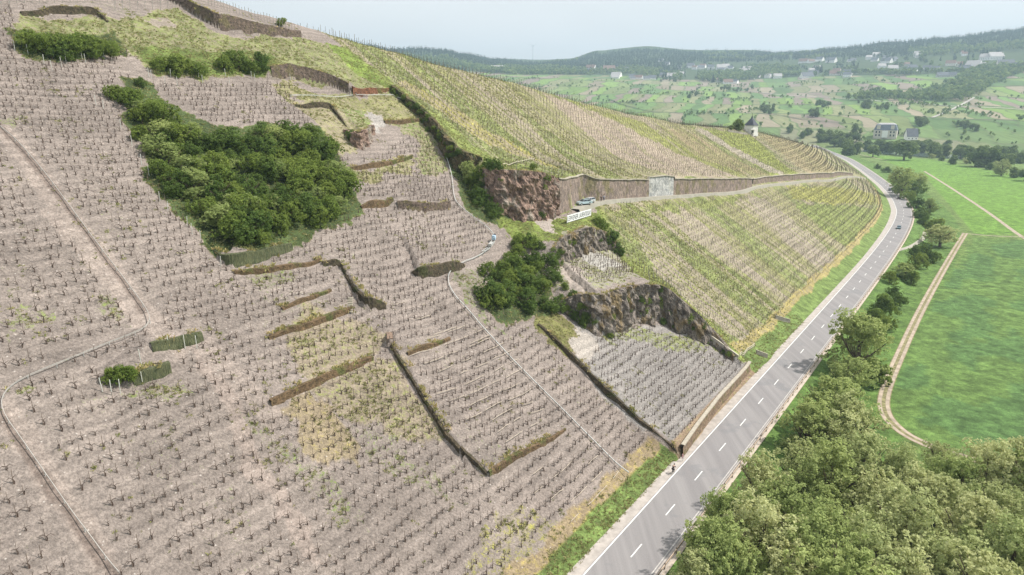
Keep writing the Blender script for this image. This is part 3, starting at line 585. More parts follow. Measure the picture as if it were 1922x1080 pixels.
mpn = N(t, 'ShaderNodeMapping'); mpn.inputs['Rotation'].default_value = (0, 0, .4); mpn.inputs['Scale'].default_value = (.25, .03, .03); t.links.new(c, mpn.inputs[0])
n = N(t, 'ShaderNodeVectorMath', operation='SCALE'); t.links.new(col, n.inputs[0]); t.links.new(mrange(t, noise(t, mpn.outputs[0], 1., 3), .3, .7, .8, 1.2), n.inputs['Scale']); t.links.new(n.outputs[0], b.inputs['Base Color'])
fz_me = mesh_np('hills', np.c_[fx, fy, FZv.ravel()], Q[:, ::-1], fm, {'soil': ('POINT', 'FLOAT_COLOR', fc)}, True); link('hills', fz_me, kind='structure')
def farline(px, wd_, m, name, z=1.2):
    P = cast(px); q = resample(smooth(P[:, :2], 4), 12); return link(name, strip(q, z, -wd_/2, wd_/2, name, m, zf=ground), kind='structure')
frm = simple('far_road', (.42, .40, .36), .9, .1, .05); hedgm = simple('hedge_line', (.07, .09, .04), .95, .3, .05)
farline([(1325, 167), (1420, 173), (1500, 181), (1600, 188), (1700, 194), (1800, 201), (1935, 208)], 5, frm, 'farm_road')
farline([(1290, 181), (1360, 184), (1440, 193)], 2.5, hedgm, 'farm_road'); farline([(1280, 206), (1400, 212), (1500, 224), (1620, 236)], 3.5, hedgm, 'farm_road')
farline([(1750, 222), (1790, 205), (1828, 184)], 5, frm, 'farm_road'); farline([(1730, 225), (1830, 226), (1922, 238)], 2.5, hedgm, 'farm_road')
farline([(1140, 186), (1210, 208), (1280, 214)], 3, hedgm, 'farm_road')
wm, t, b = mat('river_water', .12); b.inputs['Base Color'].default_value = (.10, .14, .13, 1); b.inputs['Specular IOR Level'].default_value = .5; bump(t, b, noise(t, coords(t), .5, 3), .15, .1)
rv = [(2300, 326), (2050, 312), (1922, 303.5), (1850, 298.5), (1722, 291), (1650, 284), (1600, 279)]
R_ = ray(*np.array(rv, float).T); R_ = R_*(63.4/-R_[:, 2])[:, None]; q = resample(smooth(R_[:, :2], 5), 15)
link('river', strip(q, -3.2, -38, 30, 'river', wm), kind='structure')
# ------------------------------------------------------------------ foliage
def leafmat(name, c1, c2, tr=.42, hv=.5):
    m = bpy.data.materials.new(name); m.use_nodes = True; t = m.node_tree; t.nodes.clear(); o = N(t, 'ShaderNodeOutputMaterial')
    oi = N(t, 'ShaderNodeObjectInfo'); a = attr(t, 'tone').outputs['Fac']
    f = math_(t, 'ADD', math_(t, 'MULTIPLY', a, 1-hv), math_(t, 'MULTIPLY', oi.outputs['Random'], hv))
    k = mixc(t, f, c1, c2); d = N(t, 'ShaderNodeBsdfDiffuse'); tr_ = N(t, 'ShaderNodeBsdfTranslucent'); mx_ = N(t, 'ShaderNodeMixShader'); mx_.inputs[0].default_value = tr
    t.links.new(k, d.inputs[0]); t.links.new(k, tr_.inputs[0]); t.links.new(d.outputs[0], mx_.inputs[1]); t.links.new(tr_.outputs[0], mx_.inputs[2]); t.links.new(mx_.outputs[0], o.inputs[0]); return m
def leaves(cent, rad, nleaf, size, m, rs, flat=1., clump=.0, outb=.6, droop=0.):
    """small leaf faces spread through the outer part of each lobe"""
    r = np.random.default_rng(rs); cent = np.asarray(cent); rad = np.asarray(rad); wgt = rad**2/np.sum(rad**2)
    k = r.choice(len(cent), nleaf, p=wgt); d = r.normal(size=(nleaf, 3)); d[:, 2] = np.where(d[:, 2] < -.35*np.abs(d[:, 2]).max(), -d[:, 2], d[:, 2]); d /= np.linalg.norm(d, axis=1)[:, None]
    if clump: # leaf sprays gathered around twig ends
        nc = max(8, int(nleaf/clump)); cd_ = r.normal(size=(nc, 3)); cd_ /= np.linalg.norm(cd_, axis=1)[:, None]; ck = r.integers(0, nc, nleaf); k = r.choice(len(cent), nc, p=wgt)[ck]; d = cd_[ck]+r.normal(size=(nleaf, 3))*.13; d /= np.linalg.norm(d, axis=1)[:, None]
        rad_c = .62+.66*r.random(nc)**1.3; rr_ = rad_c[ck]*(1-.3*r.random(nleaf)**2)
    else: rr_ = 1-outb*r.random(nleaf)**2
    p = cent[k]+d*(rad[k]*rr_)[:, None]*np.array([1, 1, flat])
    nrm = d*.7+r.normal(size=(nleaf, 3))*.65+np.array([0, 0, .35]); nrm /= np.linalg.norm(nrm, axis=1)[:, None]
    a = np.cross(nrm, r.normal(size=(nleaf, 3))); a /= np.linalg.norm(a, axis=1)[:, None]; b_ = np.cross(nrm, a)
    s = size*(.6+.8*r.random(nleaf)); e = (.45+.5*r.random(nleaf)); a = a*s[:, None]; b_ = b_*(s*e)[:, None]
    V = np.stack([p-a, p-b_*.8+a*.1, p+a, p+b_], 1).reshape(-1, 3); Q = np.arange(nleaf*4).reshape(-1, 4)
    lt = r.random(len(cent))[k]*.5+r.random(nleaf)*.5
    return mesh_np('leaves', V, Q, m, {'tone': ('FACE', 'FLOAT', lt)}) if m != 0 else (V, Q)
def lobes(rs, R, H, n, r0, z0):
    r = np.random.default_rng(rs); c = []; q = []
    for i in range(n):
        a = r.random()*6.283; e = r.random()**.6; zz = r.random()
        prof = math.sin(math.pi*(.15+.75*zz))
        c.append((R*e*prof*math.cos(a), R*e*prof*math.sin(a), z0+H*zz)); q.append(r0*(.5+1.0*r.random()))
    return c, q
barkm = simple('bark', (.12, .09, .065), .95, .35, 5, .05)
def trunk_mb(rs, h, r0, R, limbs=6):
    r = random.Random(rs); mb = MB(); pts = [(0, 0, -.6), (r.uniform(-.1, .1), r.uniform(-.1, .1), h*.2), (r.uniform(-.3, .3), r.uniform(-.3, .3), h*.42), (r.uniform(-.5, .5), r.uniform(-.5, .5), h*.75)]
    mb.tube(pts, [r0*1.25, r0, r0*.75, r0*.25], barkm, 7)
    for i in range(limbs):
        a = i*6.283/limbs+r.uniform(-.5, .5); s = np.array(pts[1])*.4+np.array(pts[2])*.6; s[2] = h*r.uniform(.22, .45)
        e = s+np.array([math.cos(a)*R*.7, math.sin(a)*R*.7, h*r.uniform(.2, .42)]); m_ = (s+e)/2+np.array([0, 0, -h*.04]); mb.tube([s, m_, e], [r0*.5, r0*.33, r0*.1], barkm, 5)
        for k in range(2):
            a2 = a+r.uniform(-1, 1); e2 = m_+np.array([math.cos(a2)*R*.4, math.sin(a2)*R*.4, h*.22]); mb.tube([m_, e2], [r0*.25, r0*.07], barkm, 4)
    return mb.mesh('trunk')
LM = {'willow': leafmat('leaf_willow', (.34, .41, .165), (.63, .63, .34)), 'green': leafmat('leaf_green', (.26, .34, .12), (.50, .55, .225)), 'dark': leafmat('leaf_dark', (.10, .16, .045), (.19, .26, .07)),
      'bush': leafmat('leaf_bush', (.14, .21, .05), (.28, .34, .085)), 'far': leafmat('leaf_far', (.11, .17, .06), (.24, .30, .11), .3), 'blossom': leafmat('leaf_pale', (.3, .32, .2), (.4, .42, .3), .2), 'conifer': leafmat('leaf_conifer', (.035, .06, .025), (.06, .085, .035), .15)}
VAR = {}
def variant(kind, i):
    k = (kind, i)
    if k in VAR: return VAR[k]
    s = i*17+hash_(kind)
    if kind in ('willow', 'green'): c_, q_ = lobes(s, 3.9, 7.6, 34, 1.35, 1.8); cr = leaves(c_, q_, 17000, .14, LM[kind], s, clump=26); tk = trunk_mb(s, 11, .32, 4.2, 6)     # ~12 m tall, 9 m wide
    elif kind in ('bush', 'dark'): c_, q_ = lobes(s, 2.5, 2.8, 17, .95, .3); cr = leaves(c_, q_, 8000, .115, LM[kind], s, clump=22); tk = trunk_mb(s, 3.6, .11, 2.3, 5)   # ~4.5 m wide and tall
    elif kind == 'far' or kind == 'blossom': c_, q_ = lobes(s, 3.4, 7.4, 16, 1.9, 1.6); cr = leaves(c_, q_, 1500, .6, LM[kind], s); tk = trunk_mb(s, 9, .35, 3, 3)
    elif kind == 'conifer':
        c_ = [(0, 0, 2+z) for z in np.linspace(0, 11, 12)]; q_ = [2.6*(1-z/13) for z in np.linspace(0, 11, 12)]; cr = leaves(c_, q_, 900, .6, LM[kind], s); tk = trunk_mb(s, 11, .3, .5, 0)
    VAR[k] = (cr, tk); return VAR[k]
def hash_(s): return sum(ord(ch)*(i+3) for i, ch in enumerate(s)) % 97
NREF = {'willow': (12.5, 6.0), 'green': (12.5, 6.0), 'bush': (4.6, 2.1), 'dark': (4.6, 2.1), 'far': (12, 6.5), 'blossom': (12, 6.5), 'conifer': (14, 7)}
CATN = {'willow': ('willow_tree', 'tree'), 'green': ('green_tree', 'tree'), 'bush': ('bush', 'bush'), 'dark': ('bush', 'bush'), 'far': ('distant_tree', 'tree'), 'blossom': ('blossoming_tree', 'tree'), 'conifer': ('conifer_tree', 'tree')}
def plant(kind, px, py, dia, label, group=None, sq=1., i=None, pos=None, cat=None, name=None):
    """tree whose crown centre shows near (px, py); dia = crown width in metres"""
    full = {'willow': 9.3, 'green': 9.3, 'bush': 5.6, 'dark': 5.6, 'far': 9.5, 'blossom': 9.5, 'conifer': 5.2}[kind]
    s = dia/full; ch = NREF[kind][1]*s*sq
    p = cast([(px, py)], ch)[0] if pos is None else pos
    if group in ('scattered trees on the far slope', 'trees along the river'):
        hy = math.hypot(p[0], p[1]); uu_, vv_ = uv(p)
        if hy < 840 or (hy < 1075 and segdist(np.array([uu_]), np.array([vv_]), CL)[0][0] > -8): return None
    cr, tk = variant(kind, i if i is not None else random.randrange(4))
    o = thing(name or CATN[kind][0], label, cat or CATN[kind][1], (p[0], p[1], p[2]-.1), random.uniform(0, 6.28), group, (s, s, s*sq))
    link('trunk', tk, o); link('crown', cr, o); return o
# foreground willows: crown centres (px, py, diameter)
G_ = 'willows crowded between the road and the meadow'
def where(px, py):
    a = 'beside the guard rail' if px < 961+ (1080-py)*.0+ 300+ (1080-py)*.75 else ('in the bottom right corner' if px > 1780 and py > 960 else ('next to the curve of the dirt track' if py < 900 else 'deep in the riverside thicket'))
    return a
ws = [(1425, 905, 9), (1375, 975, 8), (1340, 1040, 8), (1500, 880, 9), (1560, 905, 9.5), (1475, 960, 9), (1430, 1010, 9), (1400, 1075, 9), (1545, 960, 8.5), (1620, 880, 8.5), (1680, 890, 8.5), (1640, 950, 9),
      (1725, 930, 8), (1590, 1010, 9), (1520, 1040, 9.5), (1470, 1090, 9), (1690, 1000, 9.5), (1770, 960, 8), (1640, 1060, 9), (1590, 1110, 9), (1740, 1070, 9.5), (1830, 1010, 9), (1800, 1090, 9), (1880, 960, 9.5), (1900, 1050, 9.5), (1940, 1000, 9), (1850, 890, 8), (1905, 870, 9), (1955, 900, 9), (1800, 910, 7.5), (1700, 1120, 9), (1860, 1130, 9), (1960, 1110, 9), (1310, 1085, 7), (1990, 850, 8), (1765, 860, 6)]
for k, (x, y, d) in enumerate(ws):
    kd = 'willow' if (x > 1600 and y > 930) or (k % 3 == 0) or y < 900 else 'green'
    tone = {'willow': 'olive yellow', 'green': 'fresh green'}[kd]
    plant(kd, x, y, d*random.uniform(1.0, 1.5), f'{tone} willow {where(x, y)}, {["seen from above", "with a rounded top", "leaning into its neighbours"][k % 3]}', G_, i=k % 4)
for x, y, d, kd, lb, sq in [(1562, 762, 15, 'green', 'very large spreading willow between the road and the curve of the dirt track', .8), (1612, 645, 12, 'green', 'big round tree leaning over the guard rail above the large spreading willow', .85), (1660, 572, 6.5, 'bush', 'dense green bush beside the road above the big round tree', 1.1), (1645, 590, 4.5, 'bush', 'small bush on the left flank of the dense roadside bush', 1), (1682, 545, 4, 'dark', 'greyish half-bare bush in the roadside hedge', 1), (1700, 505, 7, 'green', 'round green tree in the middle of the roadside hedge', .6), (1672, 520, 4.5, 'bush', 'low bush on the road side of the round hedge tree', 1), (1738, 470, 8.5, 'dark', 'dark green bush by the footpath joining the road', 1), (1722, 488, 6, 'bush', 'medium bush just below the footpath joining the road', 1), (1768, 440, 16, 'willow', 'broad rounded willow at the fork of the dirt track', .55), (1735, 400, 7, 'dark', 'dark bush near the outside of the road bend', 1), (1722, 380, 7, 'dark', 'second dark bush near the outside of the road bend', 1), (1745, 385, 8, 'green', 'pale green tree behind the dark bushes of the road bend', .7), (1695, 335, 20, 'green', 'tall broad tree shading the far road before the bend', .85), (1712, 350, 11, 'dark', 'dark lower tree in front of the tall broad tree', 1), (1665, 318, 6, 'dark', 'small dark bush along the far road edge', 1), (1648, 312, 5, 'dark', 'another small bush at the far road edge, farther up', 1), (1590, 700, 8, 'green', 'light green bush mass under the big round tree by the guard rail', .8), (1640, 690, 7, 'bush', 'bush on the meadow side below the big round tree', 1), (1520, 800, 9, 'green', 'bushy tree between the guard rail and the large spreading willow', .8), (1600, 800, 10, 'willow', 'pale tree on the lower right of the large spreading willow', .8), (1640, 620, 6, 'bush', 'bush tucked between the dense roadside bush and the big round tree', 1),
 (1678, 560, 5, 'dark', 'dark bush on the right flank of the dense roadside bush', 1), (1664, 602, 5, 'bush', 'low bush on the meadow side of the roadside hedge', 1), (1712, 520, 5, 'bush', 'bush right of the round green hedge tree', 1), (1722, 470, 5, 'dark', 'dark bush left of the footpath junction', 1), (1752, 482, 5, 'bush', 'bush right of the footpath junction', 1), (1752, 420, 7, 'bush', 'bush on the road side of the broad rounded willow', 1), (1736, 415, 5, 'dark', 'small dark bush between the road bend and the broad willow', 1), (1708, 365, 7, 'bush', 'bush just beyond the road bend', 1), (1690, 352, 7, 'dark', 'dark bush at the foot of the tall broad tree', 1), (1720, 340, 12, 'green', 'right half of the tall tree group beyond the road bend', .8), (1680, 327, 7, 'bush', 'bush left of the tall broad tree', 1)]:
    plant(kd, x, y, d*(1.4 if d < 14 else 1.05), lb, 'trees and bushes along the road', sq)
# bushes on the slope
def fill(poly, step, kinds, dia, lab, group, seed, shrink=0., cat=None, big=()):
    r = random.Random(seed); q = poly_uv(poly); lo = q.min(0); hi = q.max(0); k = 0
    pts = []
    for u0 in np.arange(lo[0], hi[0], step):
        for v0 in np.arange(lo[1], hi[1], step):
            pts.append((u0+r.uniform(-.35, .35)*step, v0+r.uniform(-.35, .35)*step))
    a = np.array(pts); ins = pip(a[:, 0], a[:, 1], q); a = a[ins]; X = xy(a[:, 0], a[:, 1]); Z = near_z(X); cx, cy = q.mean(0)
    for (u0, v0), x_, z_ in zip(a, X, Z):
        kd = kinds[r.randrange(len(kinds))]; d = dia*r.uniform(.6, 1.35); tone = {'bush': 'mid green', 'dark': 'dark green', 'green': 'bright green'}[kd]
        pos_ = ('upper ' if v0 > cy+.2*(hi[1]-lo[1]) else 'lower ' if v0 < cy-.2*(hi[1]-lo[1]) else 'middle ')+('left' if u0 < cx-.18*(hi[0]-lo[0]) else 'right' if u0 > cx+.18*(hi[0]-lo[0]) else 'centre')
        size = 'large' if d > dia*1.05 else 'small' if d < dia*.87 else 'medium'
        plant(kd, 0, 0, d, lab.format(tone=tone, pos=pos_, size=size), group, 1, None, (x_[0], x_[1], z_)) if kd != 'green' else plant('green', 0, 0, d*.95, lab.format(tone=tone, pos=pos_, size=size), group, .62, None, (x_[0], x_[1], z_-.6), 'bush', 'bush'); k += 1
    return k
nb = 0
nb += fill([(222, 192), (262, 188), (318, 225), (380, 262), (430, 262), (520, 255), (600, 262), (632, 300), (668, 385), (630, 415), (560, 440), (490, 468), (425, 470), (372, 425), (318, 365), (268, 290)], 3.1, ['bush', 'bush', 'dark', 'green'], 5.6, '{size} {tone} bush in the {pos} of the big slope thicket', 'bushes of the big slope thicket', 3)
nb += fill([(895, 525), (975, 470), (980, 440), (1030, 455), (1045, 520), (1035, 545), (985, 590), (930, 590), (905, 560)], 3.0, ['dark', 'bush', 'dark'], 4.8, '{size} {tone} bush, {pos} of the thicket beside the rack railway', 'bushes of the thicket beside the rack railway', 5)
nb += fill([(870, 335), (905, 320), (950, 345), (950, 400), (930, 410), (885, 385)], 3.4, ['dark', 'dark', 'bush'], 4.6, '{size} {tone} bush, {pos} of the hollow under the red rock face', 'bushes of the hollow under the red rock', 6)
for x, y, d, kd, lb in [(55, 72, 5, 'bush', 'leftmost bush of the oblong bush clump in the top left'), (82, 80, 5.5, 'bush', 'rounded bush left of the middle in the top left clump'), (112, 75, 6, 'bush', 'wide bush in the middle of the top left clump'), (120, 95, 5, 'dark', 'dark low bush in front of the top left clump'), (145, 78, 6, 'bush', 'bush right of the middle in the top left clump'), (172, 82, 5.6, 'bush', 'bush on the right half of the top left clump'), (200, 85, 5, 'bush', 'rightmost bush of the top left clump'), (180, 96, 4, 'bush', 'small bush low on the right of the top left clump'),
        (300, 115, 4.6, 'bush', 'left low bush above the square pink plot'), (332, 120, 6, 'bush', 'wide low bush above the square pink plot'), (365, 125, 5, 'bush', 'right low bush above the square pink plot'), (420, 118, 5, 'bush', 'loose bush left of the tall pair above the pink plot'), (447, 108, 6, 'bush', 'tall bush with an upright tuft above the pink plot'), (486, 110, 6, 'dark', 'dark round bush beside the reddish stone wall'), (468, 125, 4.2, 'bush', 'small bush between the tall bush and the dark round bush'),
        (213, 168, 4, 'bush', 'tuft-like bush at the upper left tip of the big thicket'), (262, 152, 2.6, 'dark', 'tiny dark bush above the tip of the big thicket'), (240, 178, 4, 'bush', 'bush at the tip of the big thicket'),
        (208, 702, 2.7, 'bush', 'left half of the round bush pair beside the lower netted bank'), (226, 698, 2.9, 'bush', 'right half of the round bush pair beside the lower netted bank'), (243, 696, 2.3, 'bush', 'small bush touching the lower netted bank'),
        (1022, 566, 4, 'dark', 'left dark bush on the dry grass left of the slate cliff'), (1045, 570, 5, 'dark', 'right dark bush on the dry grass left of the slate cliff'),
        (1205, 562, 4, 'bush', 'upper bush in the niche of the dark slate cliff'), (1208, 585, 4.4, 'bush', 'lower bush in the niche of the dark slate cliff'), (1293, 592, 3.4, 'bush', 'small bush on the right rim of the slate cliff'),
        (1130, 420, 4.2, 'bush', 'bush at the right end of the rock shelf below the sign'), (1140, 440, 5.2, 'dark', 'dark round bush on the rim below the white sign'), (1160, 464, 4.4, 'dark', 'lower dark bush on the rim below the white sign'), (1118, 412, 3, 'bush', 'small bush just right of the white sign'),
        (1022, 330, 3, 'bush', 'bush on top of the red rock face'), (1020, 350, 3, 'bush', 'bush hanging in the cleft of the red rock face'), (1000, 312, 2.6, 'bush', 'low bush behind the top of the red rock face'),
        (660, 250, 3.4, 'dark', 'bush in front of the small reddish outcrop'), (526, 40, 3.2, 'bush', 'lone pale bush standing on the skyline'), (878, 318, 5, 'green', 'light green bush above the dark hollow')]:
    plant(kd, x, y, d, lb, None if 'lone' in lb else 'bushes on the slope')
for k, (x, y, d) in enumerate([(1052, 560, 3), (1065, 578, 3), (1080, 590, 3.2), (1095, 605, 2.6), (1048, 520, 2.4), (1060, 535, 2.4), (1072, 548, 2.2), (1100, 575, 2.2), (1112, 600, 2), (1150, 590, 1.8), (1175, 560, 2), (1235, 560, 2.4), (1255, 585, 2.6), (1272, 600, 2.4), (1240, 540, 2), (1040, 470, 2.6), (1050, 455, 2.2), (1075, 450, 2)]):
    plant('bush' if k % 2 else 'dark', x, y, d, f'scrubby {"mid green" if k % 2 else "dark"} shrub on the {"left flank" if x < 1120 else "face" if x < 1200 else "right rim"} of the dark slate cliff', 'shrubs around the slate cliff')
print('bushes', nb)
# ------------------------------------------------------------------ vines and stakes
woodm = simple('stake_wood', (.17, .13, .105), .9, .4, 3); barkv = simple('vine_bark', (.075, .05, .04), .95, .4, 6); canem = simple('vine_cane', (.27, .17, .11), .9, .3, 4); greym = simple('post_grey', (.33, .31, .28), .8, .3, 3)
def prism(pts, rad, n=4):
    mb = MB(); mb.tube(pts, rad, None, n, False); return np.array(mb.v), np.array(mb.f)
def vine_parts(seed, wild):
    r = random.Random(seed); lean = r.uniform(-.12, .12); hh = r.uniform(1.3, 1.75)
    st_ = prism([(0, 0, -.2), (lean*.5, r.uniform(-.05, .05), hh)], [.042, .034])
    b1 = (.10, 0, 0); t_ = (.1+r.uniform(-.1, .1), r.uniform(-.1, .1), r.uniform(.45, .65)); tr = [prism([(.1, 0, -.1), (.16, .05, .28), t_], [.085, .07, .055])]
    cn = []
    for k in range(3 if wild else 2):
        sgn = 1 if k % 2 else -1; L = r.uniform(.5, .95) if wild else r.uniform(.35, .6)
        cn.append(prism([t_, (t_[0]+sgn*L*.5, t_[1]+r.uniform(-.25, .25)*wild, t_[2]+r.uniform(.12, .3)), (t_[0]+sgn*L, t_[1]+r.uniform(-.4, .4)*wild, t_[2]+r.uniform(-.15, .3))], [.04, .032, .02]))
    return st_, tr, cn
def join(ps):
    V = []; Q = []; o = 0
    for v, q in ps: V.append(v); Q.append(q+o); o += len(v)
    return np.vstack(V), np.vstack(Q)
VV_ = []
for i in range(12): st_, tr, cn = vine_parts(i, i % 2); VV_.append((st_, join(tr), join(cn)))
VM = [(mesh_np('stake', *a, woodm), mesh_np('vine_trunk', *b, barkv), mesh_np('vine_cane', *c, barkv)) for a, b, c in VV_]
def world_pts(pts_uv): X = xy(pts_uv[:, 0], pts_uv[:, 1]); return np.c_[X, near_z(X)]
excl = [poly_uv(p) for p in (
    [(215, 150), (265, 150), (320, 190), (400, 235), (600, 240), (690, 390), (560, 470), (430, 500), (330, 400), (260, 300)], [(885, 500), (975, 460), (1000, 420), (1050, 470), (1050, 590), (930, 615), (900, 560)],
    [(190, 680), (320, 660), (385, 625), (385, 650), (320, 700), (205, 735)], [(1000, 560), (1075, 600), (1105, 640), (1085, 665), (1050, 660), (1010, 615)], [(1085, 610), (1120, 640), (1100, 690), (1080, 660)], [(690, 205), (716, 210), (724, 250), (690, 250)])]
lines = [(poly_uv(l), w_) for l, w_ in (([(0, 240), (60, 310), (110, 385), (170, 455), (230, 535), (285, 605)], 1.7), ([(95, 395), (165, 475), (220, 540), (262, 600), (300, 625)], 1.), ([(0, 760), (40, 815), (90, 900), (150, 985), (205, 1079)], 1.8),
         ([(280, 595), (265, 615), (200, 640), (80, 690), (20, 715), (0, 745)], .7), ([(853, 370), (880, 400), (920, 430), (928, 445), (920, 465), (880, 488), (850, 500), (842, 520), (850, 545), (880, 580), (930, 640), (1010, 720), (1100, 810), (1180, 890)], .7))]
wl_ = [(st['P'][:, :2], 1.0) for g in STEPS for st in g]
def keep(P, wide=True):
    m = np.ones(len(P), bool)
    for e in excl: m &= ~pip(P[:, 0], P[:, 1], e)
    for l, w_ in lines+wl_: d_, _, ov = segdist(P[:, 0], P[:, 1], l); m &= ~((np.abs(d_) < w_) & (ov < .5))
    return m
def plot(poly, du_, dv_, jit, seed, miss=.06, shear=0.):
    q = poly_uv(poly) if not isinstance(poly, np.ndarray) else poly; r = np.random.default_rng(seed); lo = q.min(0); hi = q.max(0); lo[1] = 34.0 if dv_ == 1.5 else lo[1]
    a, b = np.meshgrid(np.arange(lo[0], hi[0], du_), np.arange(lo[1], hi[1], dv_), indexing='ij'); k = np.arange(a.shape[1])[None, :]
    a = a+(k % 2)*du_*.12+b*shear; a = a.ravel(); b = b.ravel()+(fbm(a.ravel()/14, b.ravel()/14, 2, seed)-.5)*1.6
    a = a+r.normal(size=a.size)*jit; b = b+r.normal(size=b.size)*jit; m = pip(a, b, q) & (r.random(a.size) > miss); P = np.stack([a[m], b[m]], -1); return P[keep(P)]
left = cls[1:-3]                     # dividing line between the bare slope and the trellised hillside
big = np.vstack([[(-40, 38.5+6), (-40, 175)], poly_uv([(330, 60), (200, 130), (265, 155), (545, 160), (560, 205), (650, 300), (700, 300), (790, 240), (830, 300), (852, 380), (915, 430), (900, 480), (845, 510), (870, 580), (960, 600), (1075, 690), (1150, 765), (1262, 862)]), [(104, 43)]])
Z1 = plot(big, 1.22, 1.5, .12, 1, .07)
low = pip(Z1[:, 0], Z1[:, 1], np.array([(-60, 38), (43, 38), (43, 90), (50, 160), (-60, 200)]))      # older vines with long canes lower left
top = pip(Z1[:, 0], Z1[:, 1], poly_uv([(30, 26), (180, 22), (205, 38), (330, 14), (560, 74), (640, 92), (700, 150), (512, 138), (400, 150), (262, 145), (235, 90), (150, 110), (30, 120)])); Z1 = Z1[~top]; low = low[~top]
LP = plot([(1085, 628), (1120, 634), (1200, 612), (1335, 652), (1402, 695), (1279, 852), (1180, 782), (1090, 690)], 1.3, 1.4, .07, 4, .04)
LG = plot([(1060, 490), (1120, 478), (1165, 480), (1195, 515), (1130, 535), (1085, 535)], 1.3, 1.2, .1, 5, .05)
TP = plot([(262, 2), (310, 2), (372, 45), (220, 22), (0, 22)][::-1], 1.5, 1.8, .1, 6) if False else np.zeros((0, 2))
Z1 = Z1[~((Z1[:, 0] < 44+6*vn(Z1[:, 1]/9, Z1[:, 1]*0, 4)) & (_h(np.floor(Z1[:, 0]*7), np.floor(Z1[:, 1]*7), 3) < .2))]; allv = np.vstack([Z1, LP, LG]); W3 = world_pts(allv); dist = np.linalg.norm(W3-[0, 0, HC], axis=1); px_, py_ = pix(W3+[0, 0, .5])
vis = (px_ > -60) & (px_ < 1960) & (py_ < 1110) & (py_ > -60); infr = (px_ > 8) & (px_ < 1910) & (py_ < 1074) & (py_ > 0)
order = np.argsort(np.where(infr, dist, 1e9)); near_i = set(order[:300].tolist()); rs_ = np.random.default_rng(12)
ang = rs_.normal(size=len(allv))*.35+(math.pi/2-YAW)
for i in sorted(near_i):
    k = rs_.integers(12); o = thing('grapevine', 'leafless pruned vine tied to a thin stake, in the nearest rows of the bare slope', 'grapevine', W3[i], float(ang[i]), 'vines on the bare slope', float(rs_.uniform(.62, .98)))
    for nm, me in zip(('stake', 'trunk', 'cane'), VM[k]): link(nm, me, o)
def scatter(name, T, P3, A, S, m, label=None, tone=None, **kw):
    """merge many small copies into one mesh; T list of templates (V,Q)"""
    kk = np.arange(len(P3)) % len(T); VS = []; QS = []; off = 0
    for j, (v, q) in enumerate(T):
        s = kk == j; P = P3[s]; ca, sn = np.cos(A[s])[:, None], np.sin(A[s])[:, None]; sc = S[s][:, None]; n = len(P)
        if not n: continue
        x = (v[None, :, 0]*ca-v[None, :, 1]*sn)*sc+P[:, 0:1]; y = (v[None, :, 0]*sn+v[None, :, 1]*ca)*sc+P[:, 1:2]; z = v[None, :, 2]*sc+P[:, 2:3]
        VS.append(np.stack([x, y, z], -1).reshape(-1, 3)); QS.append((q[None]+(np.arange(n)*len(v))[:, None, None]).reshape(-1, q.shape[1])+off); off += n*len(v)
    VS = np.vstack(VS); QS = np.vstack(QS); return link(name, mesh_np(name, VS, QS, m, {'tone': ('FACE', 'FLOAT', np.repeat(rs_.random(len(QS)//8+1), 8)[:len(QS)])} if tone else None), kind='stuff', label=label, **kw)
rest = np.array([i for i in range(len(allv)) if vis[i] and i not in near_i]); print('vines', len(allv), len(rest))
scatter('grapevine_trunks', [join([b, c]) for a, b, c in VV_], W3[rest], ang[rest], .62+.42*rs_.random(len(rest)), barkv, label='leafless pruned vine stocks covering the bare slope beyond the nearest rows', cat='grapevines')
scatter('vine_stakes', [a for a, b, c in VV_], W3[rest], ang[rest], .62+.4*rs_.random(len(rest)), woodm, label='thin dark stakes standing beside the vine stocks across the bare slope', cat='stakes')
# trellis posts on the right-hand slopes: rows run down the slope
post_t = [prism([(0, 0, -.3), (r_*.12, 0, h_)], [.05, .045]) for r_, h_ in ((-1, 1.7), (0, 1.9), (1, 1.8), (.5, 2.), (-.4, 1.75))]
CLa = np.c_[CL, CLS]
def row_pts(a0, a1, row, sp, d0, d1, seed):
    r = np.random.default_rng(seed); arcs = np.arange(a0, a1, row); out = []
    for a in arcs:
        i = np.interp(a, CLS, np.arange(len(CL))); p = np.array([np.interp(a, CLS, CL[:, 0]), np.interp(a, CLS, CL[:, 1])]); q = np.array([np.interp(a+1, CLS, CL[:, 0]), np.interp(a+1, CLS, CL[:, 1])]); e = q-p; e /= np.linalg.norm(e); n_ = np.array([-e[1], e[0]])
        dd_ = np.arange(d0, d1, sp)+r.normal(size=len(np.arange(d0, d1, sp)))*.12+6.2; out.append(p+n_*dd_[:, None]+e*r.normal(size=(len(dd_), 1))*.08)
    return np.vstack(out)
RP = row_pts(60, 640, 1.9, 3.2, 6, 135, 8); d_c, _, _ = segdist(RP[:, 0], RP[:, 1], CL); m = pip(RP[:, 0], RP[:, 1], cls) & (d_c > 11) & keep(RP) & (vn(RP[:, 0], RP[:, 1], 3) > .02)
ln, _, _ = segdist(RP[:, 0], RP[:, 1], np.stack(uv(PTH[:, :2]), -1)); m &= np.abs(ln) > 3.2
for e in (poly_uv([(930, 412), (1060, 408), (1130, 392), (1160, 440), (1210, 520), (1050, 600), (1020, 520), (930, 430)]), poly_uv([(640, 88), (700, 128), (742, 160), (800, 205), (880, 265), (960, 306), (1030, 325), (1046, 396), (900, 345), (790, 222), (735, 172)])): m &= ~pip(RP[:, 0], RP[:, 1], e)
RP = RP[m]; W4 = world_pts(RP); ds = np.linalg.norm(W4-[0, 0, HC], axis=1); px_, py_ = pix(W4+[0, 0, 1]); inf = (px_ > 0) & (px_ < 1922) & (py_ > 0); W4 = W4[inf]; ds = ds[inf]
